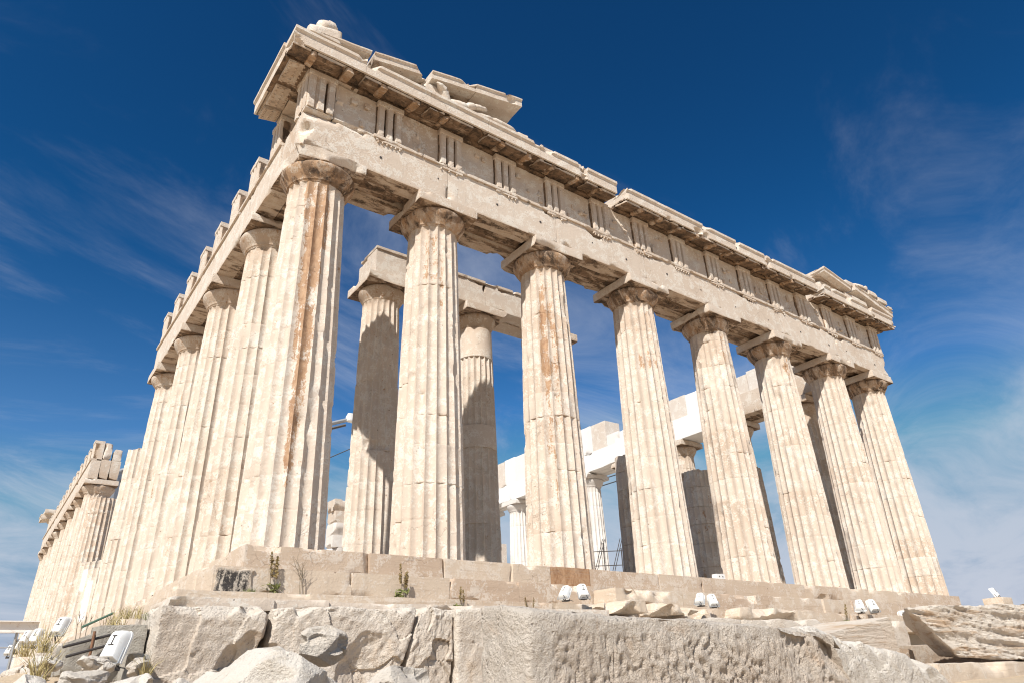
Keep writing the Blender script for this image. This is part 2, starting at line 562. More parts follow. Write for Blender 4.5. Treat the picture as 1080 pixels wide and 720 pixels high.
def rough_mat(name, c_a, c_b, c_dark, c_warm, scale=1.0, bump=0.6, warm=0.5, strata=0.0):
    mt, b, bs = new_mat(name)
    g = b.new('ShaderNodeNewGeometry')
    pos = g.outputs['Position']
    at = b.new('ShaderNodeVertexColor'); at.layer_name = 'wx'
    sp = b.new('ShaderNodeSeparateColor'); b.link(at.outputs['Color'], sp.inputs[0])
    tone = sp.outputs[0]
    n1 = b.noise(pos, 1.1*scale, 5, 0.6, 0.3)
    n2 = b.noise(pos, 6.0*scale, 8, 0.7, 0.3)
    n3 = b.noise(pos, 32.0*scale, 5, 0.65)
    n4 = b.noise(pos, 110.0*scale, 3, 0.6)
    t = b.math('ADD', b.math('MULTIPLY', n1, 0.7), b.math('MULTIPLY', n2, 0.5))
    t = b.math('ADD', t, b.math('SUBTRACT', tone, 0.5))
    col = b.mix(b.ss(t, 0.35, 0.85), c_a, c_b)
    col = b.mix(b.math('MULTIPLY', b.ss(b.noise(pos, 2.3*scale, 6, 0.65, 0.6), 0.54, 0.72), warm), col, c_warm)
    sp2 = b.math('ADD', b.math('MULTIPLY', n2, 0.45), b.math('MULTIPLY', n3, 0.55))
    col = b.mix(b.math('MULTIPLY', b.ss(sp2, 0.55, 0.66), 0.5), col, c_dark)
    vs = b.voro(pos, 16.0*scale)
    pit = b.math('MULTIPLY', b.math('SUBTRACT', 1.0, b.ss(vs, 0.08, 0.30)), b.ss(n2, 0.46, 0.60))
    col = b.mix(b.math('MULTIPLY', pit, 0.35), col, c_dark)
    h = b.math('ADD', b.math('MULTIPLY', n2, 0.06), b.math('MULTIPLY', n3, 0.05))
    h = b.math('ADD', h, b.math('MULTIPLY', n4, 0.012))
    h = b.math('SUBTRACT', h, b.math('MULTIPLY', pit, 0.02))
    if strata:
        sv = b.vmath('MULTIPLY', pos, (0.55, 0.55, 6.5))
        s1 = b.noise(sv, 1.6, 8, 0.68, 0.7)
        s2 = b.noise(b.vmath('MULTIPLY', pos, (0.8, 0.8, 16.0)), 1.4, 6, 0.7, 0.5)
        col = b.mix(b.math('MULTIPLY', b.ss(s1, 0.50, 0.66), strata), col, (0.50, 0.33, 0.195))
        col = b.mix(b.math('MULTIPLY', b.ss(s2, 0.60, 0.72), strata*0.8), col, (0.38, 0.27, 0.18))
        h = b.math('ADD', h, b.math('MULTIPLY', s1, 0.16))
        h = b.math('ADD', h, b.math('MULTIPLY', s2, 0.06))
    b.link(col, bs.inputs['Base Color'])
    bs.inputs['Roughness'].default_value = 0.9
    bs.inputs['Specular IOR Level'].default_value = 0.15
    bp = b.new('ShaderNodeBump')
    bp.inputs['Strength'].default_value = bump
    bp.inputs['Distance'].default_value = 1.0/scale**0.5
    b.link(h, bp.inputs['Height'])
    b.link(bp.outputs[0], bs.inputs['Normal'])
    return mt


def plain_mat(name, c, rough=0.5, metal=0.0, var=0.15, vs=8.0, dirt=None):
    mt, b, bs = new_mat(name)
    g = b.new('ShaderNodeNewGeometry')
    n = b.noise(g.outputs['Position'], vs, 5, 0.6)
    dk = tuple(x*(1-var) for x in c); lt = tuple(min(1, x*(1+var)) for x in c)
    col = b.mix(n, dk, lt)
    if dirt:
        n2 = b.noise(g.outputs['Position'], vs*1.7, 7, 0.7, 0.5)
        col = b.mix(b.math('MULTIPLY', b.ss(n2, 0.55, 0.7), 0.7), col, dirt)
    b.link(col, bs.inputs['Base Color'])
    bs.inputs['Roughness'].default_value = rough
    bs.inputs['Metallic'].default_value = metal
    return mt


M_MARBLE = marble_mat('weathered_marble')
M_STEP = marble_mat('step_marble', 0.4, cream=(0.54, 0.44, 0.34), beige=(0.46, 0.35, 0.26), white=(0.62, 0.55, 0.47), bump=0.4)
M_ROUGH = rough_mat('rough_limestone', (0.66, 0.585, 0.50), (0.54, 0.455, 0.375), (0.20, 0.155, 0.12), (0.50, 0.36, 0.24), 1.0, 0.8, 0.5)
M_PECK = rough_mat('pecked_limestone', (0.62, 0.545, 0.465), (0.55, 0.46, 0.375), (0.21, 0.16, 0.12), (0.50, 0.34, 0.22), 1.6, 0.9, 0.55)
M_PALE = rough_mat('pale_rock', (0.67, 0.615, 0.545), (0.57, 0.505, 0.43), (0.26, 0.215, 0.175), (0.50, 0.40, 0.28), 1.3, 0.75, 0.45)
M_POROS = rough_mat('grey_poros', (0.44, 0.405, 0.35), (0.30, 0.27, 0.235), (0.09, 0.08, 0.07), (0.34, 0.29, 0.22), 1.4, 0.8, 0.3)
M_STRATA = rough_mat('layered_marble', (0.68, 0.595, 0.50), (0.60, 0.50, 0.41), (0.28, 0.21, 0.155), (0.50, 0.34, 0.215), 1.2, 0.7, 0.35, strata=0.75)
def black_crust():
    mt, b, bs = new_mat('black_crust')
    pos = b.new('ShaderNodeNewGeometry').outputs['Position']
    d = b.noise(b.vmath('MULTIPLY', pos, (9.0, 9.0, 1.2)), 1.0, 6, 0.7, 0.4)
    n = b.noise(pos, 22.0, 6, 0.75, 0.3)
    f = b.math('ADD', b.math('MULTIPLY', d, 0.6), b.math('MULTIPLY', n, 0.4))
    col = b.mix(b.ss(f, 0.49, 0.57), (0.035, 0.030, 0.028), (0.46, 0.40, 0.33))
    at = b.new('ShaderNodeVertexColor'); at.layer_name = 'wx'
    sp = b.new('ShaderNodeSeparateColor'); b.link(at.outputs['Color'], sp.inputs[0])
    edge = b.ss(b.math('ADD', sp.outputs[2], b.math('MULTIPLY', b.math('SUBTRACT', f, 0.5), 2.2)), 0.30, 0.55)
    col = b.mix(edge, (0.52, 0.43, 0.34), col)
    b.link(col, bs.inputs['Base Color']); bs.inputs['Roughness'].default_value = 0.95
    bp = b.new('ShaderNodeBump'); bp.inputs['Strength'].default_value = 0.8; b.link(b.math('MULTIPLY', n, 0.04), bp.inputs['Height'])
    b.link(bp.outputs[0], bs.inputs['Normal'])
    return mt


M_BLACK = black_crust()
M_GROUND = rough_mat('dusty_ground', (0.62, 0.49, 0.35), (0.54, 0.42, 0.29), (0.14, 0.115, 0.09), (0.36, 0.27, 0.18), 0.8, 0.8, 0.4)
M_WHITE = plain_mat('white_paint', (0.74, 0.735, 0.71), 0.5, var=0.08, vs=14, dirt=(0.50, 0.455, 0.39))
M_IRON = plain_mat('dark_iron', (0.07, 0.06, 0.055), 0.6, 0.3, 0.3, 20)
M_RUST = plain_mat('rusty_iron', (0.22, 0.11, 0.06), 0.8, 0.1, 0.35, 18)
M_GREENP = plain_mat('green_pipe_paint', (0.10, 0.17, 0.12), 0.5, 0.0, 0.2, 14)
M_GLASS = plain_mat('lamp_glass', (0.10, 0.11, 0.12), 0.08, 0.0, 0.05, 4)
M_GREY = plain_mat('galvanised_steel', (0.40, 0.41, 0.42), 0.45, 0.6, 0.15, 10)
M_STRAW = plain_mat('dry_straw', (0.42, 0.34, 0.16), 0.9, 0, 0.3, 22)
M_SEED = plain_mat('seed_head', (0.25, 0.18, 0.075), 0.9, 0, 0.35, 40)
M_LEAF = plain_mat('dusty_leaf', (0.16, 0.17, 0.05), 0.8, 0, 0.3, 30)
M_TWIG = plain_mat('dry_twig', (0.20, 0.16, 0.11), 0.9, 0, 0.3, 30)
M_CABLE = plain_mat('black_cable', (0.05, 0.05, 0.055), 0.6, 0, 0.1, 5)


# ------------------------------------------------------------------ ground
def terrain_z(x, y):
    # a dip where the photographer stands, a bank of rubble along the south flank
    d = np.hypot((x+5.5)/6.0, (y+15.5)/6.0)
    far = -2.75-0.0008*np.clip(np.hypot(x-12, y-30)-60, 0, 500)
    z = far-1.7*np.exp(-d**2*0.8)
    bank = 0.72*np.exp(-((x+2.8)/2.6)**2)*sstep(y, -7.5, 1.0)*(1-sstep(y, 66, 74))
    return z+bank


xs = np.concatenate([[-4000, -1500, -600, -250, -120, -60, -35], np.arange(-24, 48, 0.6), [60, 100, 200, 500, 1500, 4000]])
ys = np.concatenate([[-4000, -1500, -600, -250, -120, -60, -35], np.arange(-24, 80, 0.8), [100, 160, 300, 600, 1500, 4000]])
X, Y = np.meshgrid(xs, ys, indexing='ij')
P = np.column_stack([X.ravel(), Y.ravel(), np.zeros(X.size)])
Zt = terrain_z(P[:, 0], P[:, 1])
nearm = (np.abs(P[:, 0]) < 50)*(np.abs(P[:, 1]) < 90)
Zt = Zt+nearm*0.10*fbm(P*0.6, 3, 4)
P[:, 2] = Zt
ny_ = len(ys)
Q = []
for i in range(len(xs)-1):
    for j in range(ny_-1):
        a = i*ny_+j
        Q.append((a, a+ny_, a+ny_+1, a+1))
g = Geo().add(P, Q)
ground = g.build('ground', M_GROUND)
ground['kind'] = 'structure'

# ------------------------------------------------------------------ the temple
temple = thing('temple', 'ruined Doric marble temple with fluted columns standing on a stepped platform', 'temple', (14.43, 33.5, -1.6))

FX = [0, 3.69, 7.986, 12.282, 16.578, 20.874, 25.17, 28.86]
FY = [0]+[3.69+4.291*k for k in range(15)]+[67.45]
NECK = 9.55
rnd = random.Random(5)

# stepped platform ------------------------------------------------
g = Geo()
block(g, (-0.9, -0.2, -4.6), (29.76, 68.3, -0.012), res=3, rnd=0.01, amp=0, wx=(0.2, 0, 0, 0.5))
g.build('platform', M_STEP, temple)
STEPH = [0.0, -0.54, -1.06, -1.60]
for ci in range(3):
    o = 1.0+0.70*ci
    zt, zb = STEPH[ci], STEPH[ci+1]
    g = Geo(); k = 0
    x = -o
    orange = None
    rr = random.Random(40+ci)
    while x < 29.86+0.7*ci-0.3:
        L = min(rr.choice([1.5, 1.9, 2.3, 2.7, 3.1]), 29.86+0.7*ci-x)
        if 29.86+0.7*ci-(x+L) < 0.7:
            L = 29.86+0.7*ci-x
        if ci == 0 and orange is None and x < 6.5 < x+L+0.9:
            L = 6.76-x
        near = x < 9
        wx = (rr.uniform(0.25, 0.85), rr.choice([0, 0, 0.15, .3]), 0, 0)
        x1 = x+L
        if ci == 0 and abs(x-6.76) < 0.02:
            L = 1.36; x1 = x+L
            og = Geo()
            block(og, (x+0.006, -o-0.004, zb+0.01), (x1-0.006, -o+1.2, zt), res=0.07, rnd=0.012, amp=0.004, chips=4, chipr=0.06, seed=900, wx=(1.0, 1.6, 0, 0))
            orange = og
        else:
            sc = []
            if ci == 0 and x < 2.1 < x1+.3 and x1 > 1.5:
                pass
            block(g, (x+0.0015, -o+rr.uniform(-.004, .006), zb+0.003), (x1-0.0015, -o+1.2, zt+rr.uniform(-.006, .004)), res=0.06 if near else 0.12, rnd=0.010 if near else 0.014,
                  amp=0.010, freq=1.6, chips=rr.randint(5, 10), chipr=rr.uniform(0.06, 0.26), seed=100*ci+k, wx=wx, maxn=60)
        x = x1; k += 1
    y = -o+1.2
    while y < 68.4+0.7*ci:
        L = rr.choice([1.42, 1.42, 1.75, 2.05])
        near = y < 10
        block(g, (-o, y+0.004, zb+0.006), (-o+1.2, y+L-0.004, zt+rr.uniform(-.006, .004)), res=0.09 if near else 0.5, rnd=0.022, amp=0.015, freq=1.6,
              chips=rr.randint(4, 8) if near else 1, chipr=rr.uniform(0.15, 0.35), seed=100*ci+k+300, wx=(rr.uniform(0.1, 0.6), 0.0, 0, 0), maxn=40)
        y += L; k += 1
    so_ = g.build('step', M_STEP, temple)
    if orange is not None:
        orange.build('step_block', M_STEP, so_, label='orange-brown stained block in the top step')


# columns ----------------------------------------------------------
def column(cx, cy, seed, base=0.0, neck=NECK, R0=0.9525, R1=0.745, top=None, m=10, dz=0.085, patina=0.25, crust=0.15, erode=0.35,
           tone=(0.25, 0.75), losses=(), patspots=(), newdrums=(), plain=(), new=0.0, capital=True, label=None, capseed=None, abchips=5,
           ablosses=(), abcuts=(), ecrust=0.66, jointd=0.0035, drumh=0.9, abh=0.35, abw=1.0, mat=M_MARBLE, newspots=()):
    rng = np.random.RandomState(seed)
    H = neck
    ztop = min(top, H) if top else H
    # drum joints
    joints = []; z = 0
    while z < H-0.5:
        z += drumh*rng.uniform(0.82, 1.15)
        if z < H-0.35:
            joints.append(z)
    zs = list(np.arange(0, ztop, dz))
    for j in joints:
        if j < ztop:
            zs = [q for q in zs if abs(q-j) > 0.04]+[j-0.018, j-0.004, j+0.004, j+0.018]
    zs = np.array(sorted(zs)+[ztop])
    zs = zs[(zs >= 0) & (zs <= ztop)]
    nf = 20
    u = np.linspace(-1, 1, m, endpoint=False)
    u = np.sign(u)*np.abs(u)**0.8
    th = ((np.arange(nf)[:, None]+0.5+u[None, :]/2)/nf*2*math.pi).ravel()
    uu = np.tile(u, nf)
    nt = len(th); nzv = len(zs)
    TH = np.tile(th, nzv); UU = np.tile(uu, nzv); Z = np.repeat(zs, nt)
    t = Z/H
    Rz = R0+(R1-R0)*t+0.017*4*t*(1-t)*0.6
    base_pt = np.column_stack([cx+np.cos(TH)*Rz, cy+np.sin(TH)*Rz, Z+base])
    di = np.searchsorted(np.array(joints), Z) if joints else np.zeros(len(Z), int)
    nd = len(joints)+1
    dt = rng.uniform(tone[0], tone[1], nd+1)
    de = np.clip(rng.normal(erode, 0.22, nd+1), 0, 1)
    # erosion of the fluting
    en = fbm(base_pt*0.9+seed, seed+3, 3)
    e = np.clip(sstep(en+de[di]*0.8-0.42, -0.1, 0.6), 0, 0.85)
    fl = 0.098*(Rz/R0)*np.clip((ztop if top else H)-Z+0.02, 0, 0.12)/0.12 if not top else 0.098*(Rz/R0)
    isplain = np.isin(di, list(plain)) if len(plain) else np.zeros(len(Z), bool)
    fl = np.where(isplain, 0.0, fl)
    r = Rz-fl*(1-UU**2)*(1-0.75*e)-e*0.012
    # chipped arrises
    arr = np.clip((np.abs(UU)-0.45)/0.55, 0, 1)**1.5
    idx = np.round((TH/(2*math.pi)*nf))
    cp = np.column_stack([np.cos(idx/nf*2*math.pi)*3+seed, np.sin(idx/nf*2*math.pi)*3, Z*2.4])
    cn = fbm(cp, seed+11, 4, 0.6)
    r = r-np.where(isplain, 0, arr*(0.040*sstep(cn, 0.34, 0.62)+0.005*sstep(fbm(base_pt*9, seed+2, 2), 0.05, 0.5)))
    # joints
    if joints:
        ja = np.array(joints)
        dj = np.min(np.abs(Z[:, None]-ja[None, :]), axis=1)
        jn = fbm(base_pt*2.2, seed+21, 3)
        r = r-np.where(dj < 0.006, jointd+0.035*sstep(jn, 0.32, 0.6), 0)-np.where(dj < 0.03, 0.018*sstep(jn, 0.38, 0.6), 0)
        # each drum sits a few mm off
        off = rng.normal(0, 0.0018, nd+1)
        r = r+off[di]
    r = r+0.004*fbm(base_pt*2.3, seed+31, 4)+0.004*fbm(base_pt*10, seed+41, 2)
    # holes and spalls
    for k in range(rng.randint(3, 8)):
        a0 = rng.uniform(0, 2*math.pi); z0 = rng.uniform(0.2, H)
        da = (TH-a0+math.pi) % (2*math.pi)-math.pi
        sz = rng.uniform(0.06, 0.22)
        q = np.sqrt((da*Rz/sz)**2+((Z-z0)/(sz*rng.uniform(0.5, 1.6)))**2)+0.5*fbm(base_pt*5, seed+60+k, 3)
        r = r-0.05*np.clip(1.1-q, 0, 1)**0.5
    for (a0, z0, ra, rz, dep) in losses:
        da = (TH-R(a0)+math.pi) % (2*math.pi)-math.pi
        q = np.sqrt((da/R(ra))**2+((Z-z0)/rz)**2)+0.35*fbm(base_pt*2.5, seed+90, 4)
        f = np.clip((1.05-q)*3.0, 0, 1)
        r = r-f*(dep+0.02*fbm(base_pt*6, seed+91, 3))
    V = np.column_stack([cx+np.cos(TH)*r, cy+np.sin(TH)*r, Z+base])
    # weather attribute
    W = np.zeros((len(Z), 4))
    W[:, 0] = dt[di]
    pw = np.full(len(Z), patina)
    for (a0, z0, ra, rz, amt) in patspots:
        da = (TH-R(a0)+math.pi) % (2*math.pi)-math.pi
        q = (da/R(ra))**2+((Z-z0)/rz)**2
        pw = np.maximum(pw, amt*np.exp(-q**2*0.7))
    W[:, 1] = pw
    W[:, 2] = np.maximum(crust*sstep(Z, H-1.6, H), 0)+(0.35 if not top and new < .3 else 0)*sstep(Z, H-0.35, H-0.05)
    nw = np.full(len(Z), new)
    for d_ in newdrums:
        nw = np.where(di == d_, 0.9, nw)
    for (a0, z0, ra, rz) in newspots:
        da = (TH-R(a0)+math.pi) % (2*math.pi)-math.pi
        nw = np.where((np.abs(da) < R(ra)) & (np.abs(Z-z0) < rz), 1.0, nw)
    W[:, 3] = nw
    i = np.arange(nt); j = (i+1) % nt
    Q = np.concatenate([np.column_stack([k*nt+i, k*nt+j, (k+1)*nt+j, (k+1)*nt+i]) for k in range(nzv-1)])
    G = Geo()
    topn = (nzv-1)*nt
    if top and top < H:
        # broken stub: ragged top
        rg = 0.18*fbm(np.column_stack([V[:, 0], V[:, 1], V[:, 2]*0])*1.8, seed+7, 4)
        V[:, 2] += rg*sstep(Z, ztop-0.35, ztop)
    c_top = np.array([[cx, cy, base+ztop+(0.05 if top else 0)]])
    mid = V[topn:]*0.5+c_top*0.5
    mid[:, 2] += 0.06*fbm(mid*3, seed, 3) if top else 0
    Vall = np.concatenate([V, mid, c_top])
    Wall = np.concatenate([W, W[topn:], W[topn:topn+1]])
    Q2 = np.column_stack([topn+i, topn+j, topn+nt+j, topn+nt+i])
    T = np.column_stack([topn+nt+i, topn+nt+j, np.full(nt, topn+2*nt)])
    G.add(Vall, np.concatenate([Q, Q2]), T, Wall)
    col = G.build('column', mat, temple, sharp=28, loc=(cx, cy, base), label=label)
    if capital and (not top or top >= H):
        cs = seed if capseed is None else capseed
        e_prof = [(R1-0.005, -0.02), (R1+0.012, 0.0), (R1+0.012, 0.015), (R1+0.028, 0.022), (R1+0.028, 0.036), (R1+0.045, 0.043), (R1+0.045, 0.06),
                  (R1+0.085, 0.12), (R1+0.135, 0.20), (R1+0.185, 0.28), (R1+0.225, 0.36), (R1+0.245, 0.43), (R1+0.24, 0.48), (R1+0.205, 0.525), (R1+0.1, 0.53)]
        ns = 72
        ta = np.arange(ns)/ns*2*math.pi
        V = []; Wc = []
        for (rr_, zz_) in e_prof:
            V.append(np.column_stack([cx+np.cos(ta)*rr_*abw, cy+np.sin(ta)*rr_*abw, np.full(ns, base+H+zz_)]))
        V = np.concatenate(V)
        c3 = np.array([cx, cy, 0])
        dirn = V-c3; dirn[:, 2] = 0
        dirn /= np.linalg.norm(dirn, axis=1)[:, None]
        dam = sstep(fbm(V*0.9+cs, cs+4, 3), 0.30, 0.55)*0.09
        V = V-dirn*(dam+0.006*fbm(V*5, cs, 3))[:, None]
        np_ = len(e_prof)
        ii = np.arange(ns); jj = (ii+1) % ns
        Q = np.concatenate([np.column_stack([k*ns+ii, k*ns+jj, (k+1)*ns+jj, (k+1)*ns+ii]) for k in range(np_-1)])
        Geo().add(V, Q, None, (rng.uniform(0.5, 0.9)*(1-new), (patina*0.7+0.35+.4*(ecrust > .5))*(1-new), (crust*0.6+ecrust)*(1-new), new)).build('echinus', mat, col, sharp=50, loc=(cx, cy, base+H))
        G = Geo()
        block(G, (cx-1.0*abw, cy-1.0*abw, base+H+0.533), (cx+1.0*abw, cy+1.0*abw, base+H+0.533+abh-0.004), res=0.07 if m > 8 else 0.12, rnd=0.02, amp=0.010, freq=1.5,
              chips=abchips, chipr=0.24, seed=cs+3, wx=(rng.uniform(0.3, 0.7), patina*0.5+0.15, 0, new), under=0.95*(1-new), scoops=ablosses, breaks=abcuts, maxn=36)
        G.build('abacus', mat, col, sharp=35, loc=(cx, cy, base+H+0.533))
    return col


# front row of eight
front_cfg = [
    dict(patina=0.35, erode=0.30, patspots=[(256, 7.0, 20, 3.4, 1.27), (262, 6.4, 7, 4.0, 1.30), (248, 7.4, 6, 2.6, 1.3), (272, 8.4, 12, 1.6, 1.2), (252, 3.2, 9, 2.6, 1.28), (238, 8.9, 14, .9, 1.1), (243, 4.6, 5, 1.2, 1.1)], R0=0.972, R1=0.76, abchips=3,
         abcuts=[(-.75, -1.03, 10.2, -.35, -1, -.25, .55, .22), (-1.0, -.4, 10.2, -1, -.1, -.3, .4, .14), (.35, -1.03, 10.15, .2, -1, -.6, .45, .14)], losses=[(198, 1.2, 30, 0.5, 0.03)], tone=(0.1, 0.45)),
    dict(patina=0.2, erode=0.32, patspots=[(238, 8.5, 20, 1.1, .95), (262, 7.8, 8, 1.6, .85)], abchips=4, tone=(0.2, 0.55)),
    dict(patina=0.25, erode=0.36, patspots=[(226, 6.8, 13, 2.6, 1.12), (240, 7.4, 10, 1.9, 1.05), (252, 6.0, 10, 2.8, .95), (232, 3.6, 14, 2.2, .85)], tone=(0.3, 0.75), abchips=5, losses=[(245, 5.0, 9, 0.12, 0.05)]),
    dict(patina=0.22, erode=0.32, tone=(0.15, 0.7), patspots=[(245, 7.2, 40, 0.4, .85), (262, 8.4, 10, 1.2, .7)], losses=[(235, 8.2, 26, 0.7, 0.03)]),
    dict(patina=0.18, erode=0.30, tone=(.1, .7), losses=[(212, 8.4, 34, 1.25, 0.10)], patspots=[(262, 8.6, 16, 1.2, 0.8)]),
    dict(patina=0.18, erode=0.30, tone=(.1, .7), losses=[(205, 6.6, 16, 1.3, 0.07), (225, 8.9, 30, 0.5, 0.07)], patspots=[(265, 9.0, 20, 0.7, 0.9)]),
    dict(patina=0.20, erode=0.30, tone=(.1, .75), patspots=[(275, 6.6, 16, 2.0, 0.75)]),
    dict(patina=0.20, erode=0.30, tone=(.1, .75), R0=0.972, R1=0.76, losses=[(215, 8.3, 20, 0.7, 0.05)]),
]
for i, cfg in enumerate(front_cfg):
    column(FX[i], 0.0, 11+i*7, m=12 if i < 4 else 10, dz=0.06 if i < 4 else 0.08, crust=0.3, **cfg)

# south flank
for k in range(1, 17):
    cfg = dict(ecrust=.22, m=8, dz=0.12, patina=0.4, erode=0.5, crust=0.25, tone=(0.1, 0.55))
    if k <= 2:
        cfg.update(m=10, dz=0.08, patina=0.4)
    if k == 5:
        cfg.update(top=7.9, capital=False)
    if k == 6:
        cfg.update(top=3.0, capital=False, newspots=[(205, 1.6, 16, 0.9)])
    if k == 7:
        cfg.update(top=4.0, capital=False, newspots=[(225, 3.0, 14, 0.55)])
    if k == 8:
        cfg.update(top=8.4, capital=False, tone=(0.6, 0.95), crust=0.6)
    if k > 9:
        cfg.update(m=6, dz=0.3)
    column(0.0, FY[k], 200+k*7, **cfg)
# north flank (restored with white marble)
for k in range(1, 10):
    cfg = dict(ecrust=.35, m=6, dz=0.2, patina=0.3, erode=0.5, tone=(0.4, 0.8))
    if k == 1:
        cfg.update(m=8, dz=0.1)
    if k >= 5:
        cfg.update(new=0.55 if k % 2 else 0.8)
    column(28.86, FY[k], 400+k*7, **cfg)
# pronaos columns on the inner platform
PX = [4.40, 8.45, 12.28, 16.5, 20.6, 24.6]
PY = 4.9
g = Geo()
block(g, (3.2, 3.7, -0.006), (25.7, 66, 0.20), res=1.0, rnd=0.02, amp=0.0, wx=(0.6, 0, 0, 0))
block(g, (3.55, 4.05, 0.195), (25.4, 65, 0.42), res=1.0, rnd=0.02, amp=0.0, wx=(0.6, 0, 0, 0))
g.build('inner_platform', M_STEP, temple)
column(PX[0], PY, 601, base=0.42, neck=9.25, R0=0.83, R1=0.66, m=10, dz=0.08, patina=0.35, erode=0.5, tone=(0.0, 0.45), ecrust=.25, abw=0.93, abh=0.33, losses=[(250, 3.9, 50, 0.16, 0.06), (270, 6.0, 60, 1.0, 0.05)], abchips=2)
column(PX[1], PY, 608, base=0.42, neck=9.25, R0=0.83, R1=0.66, m=10, dz=0.08, patina=0.35, erode=0.4, tone=(0.0, 0.45), ecrust=.25, abw=0.93, abh=0.33, plain=(5, 9), newdrums=(), abchips=2)
column(PX[2], PY, 615, base=0.42, neck=9.25, R0=0.83, R1=0.66, m=8, dz=0.12, patina=0.3, abw=0.86, abh=0.33, abchips=2)
column(PX[3], PY, 622, base=0.42, neck=9.25, R0=0.83, R1=0.66, top=5.4, m=10, dz=0.09, patina=0.35, erode=0.75, jointd=.03, tone=(0.1, 0.6), drumh=.8, crust=.5, losses=[(235, 4.6, 40, .5, .12), (215, 2.4, 30, .3, .1)])
column(PX[4], PY, 629, base=0.42, neck=9.25, R0=0.83, R1=0.66, top=5.3, m=10, dz=0.09, patina=0.5, erode=0.75, jointd=.03, tone=(0.1, 0.6))
column(PX[5], PY, 636, base=0.42, neck=9.25, R0=0.83, R1=0.66, top=6.0, m=8, dz=0.12, patina=0.35, erode=0.9, tone=(0.6, 0.95))

# architrave ------------------------------------------------------
AZ0, AZ1, FZ1 = 10.43, 11.78, 13.13
AF = 0.885


def beam(lo, hi, seed, wx=(0.4, 0.2, 0, 0), under=0.0, chips=4, chipr=0.2, res=0.14, taenia=None, regs=(), new=0.0, scoops=(), breaks=()):
    g = Geo()
    wxx = (wx[0], wx[1], wx[2], new)
    block(g, lo, hi, res=res, rnd=0.014, amp=0.010, freq=1.2, chips=chips, chipr=chipr, seed=seed, wx=wxx, under=under, maxn=60, scoops=scoops, breaks=breaks)
    return g


jx = [-AF]+FX[1:-1]+[28.86+AF]
TRIX = [-0.46+2.127*i for i in range(15)]
for i in range(7):
    x0, x1 = jx[i]+0.004, jx[i+1]-0.004
    sc = [(jx[i+1]-rnd.uniform(.0, .5), -AF, AZ0, .3, -1, -.9, rnd.uniform(.15, .35), .07), (rnd.uniform(x0, x1), -AF, AZ0, 0, -1, -1, .2, .05)]
    if i == 0:
        sc = [(-0.885, -0.885, 10.75, -.7, -.6, .35, .5, .13), (-0.45, -0.885, 11.6, -.1, -1, .45, .55, .09), (.5, -.885, 11.65, .1, -1, .6, .4, .05), (-.5, -.885, 10.43, -.2, -1, -.8, .3, .10)]
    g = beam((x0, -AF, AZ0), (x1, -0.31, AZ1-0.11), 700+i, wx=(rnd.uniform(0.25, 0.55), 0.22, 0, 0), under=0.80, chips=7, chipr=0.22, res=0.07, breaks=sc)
    # shield dowel holes: drawn as dark discs after the loop
    ab = g.build('architrave_block', M_MARBLE, temple)
    g = beam((x0, -0.295, AZ0+rnd.uniform(0.05, 0.16)), (x1, 0.285, AZ1-0.012), 720+i, wx=(0.7, 0.3, 0.35, 0), under=1.0, chips=6, chipr=0.3)
    g.build('architrave_block', M_MARBLE, temple)
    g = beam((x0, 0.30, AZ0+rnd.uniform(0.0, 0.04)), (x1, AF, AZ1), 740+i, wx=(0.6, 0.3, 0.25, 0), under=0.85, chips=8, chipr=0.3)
    g.build('architrave_block', M_MARBLE, temple)
    # taenia with regulae and guttae
    g = Geo()
    xa = x0
    while xa < x1-0.05:
        L = min(rnd.uniform(0.8, 1.7), x1-xa)
        if not (i == 0 and xa < 1.0) and rnd.random() > 0.08:
            block(g, (xa, -AF-0.065, AZ1-0.108), (xa+L-0.006, -AF+0.3, AZ1), res=0.06, rnd=0.012, amp=0.008, freq=3, chips=int(3+L*3), chipr=0.09, seed=760+i*9+int(xa*3) % 9, wx=(0.45, 0.4, 0.12, 0), under=0.5, maxn=30)
        else:
            block(g, (xa, -AF-0.01, AZ1-0.108), (xa+L-0.006, -AF+0.3, AZ1-.01), res=0.06, rnd=0.03, amp=0.02, freq=4, chips=8, chipr=0.12, seed=761+i*9, wx=(0.35, 0.5, 0, 0), maxn=30)
        xa += L
    g.build('taenia', M_MARBLE, ab)
    for tx in TRIX:
        if jx[i] <= tx < jx[i+1] and not tx < 0.5:
            g = Geo()
            block(g, (tx-0.42, -AF-0.055, AZ1-0.19), (tx+0.42, -AF+0.05, AZ1-0.112), res=0.06, rnd=0.01, amp=0.006, freq=3, chips=3, chipr=0.08, seed=int(800+tx*3), wx=(0.5, 0.5, 0.3, 0), maxn=20)
            for q in range(6):
                if rnd.random() < 0.62:
                    gx = tx-0.35+0.14*q
                    tube(g, (gx, -AF-0.026, AZ1-0.255), (gx, -AF-0.026, AZ1-0.186), 0.030, 8, 0.024, wx=(0.5, 0.5, 0.35, 0))
            g.build('regula', M_MARBLE, ab)

g = Geo()
for q in range(14):
    hx = 1.0+q*2.127+rnd.uniform(-.5, .5); hz = 11.05+rnd.uniform(-.22, .2)
    tube(g, (hx, -AF-0.0145, hz), (hx, -AF+0.05, hz), rnd.uniform(.02, .05), 9, wx=(1, 1, 2.0, 0))  # dark disc on the face stands for the shade in a dowel hole
g.build('hole_shade_disc', M_IRON, temple)['kind'] = 'stuff'
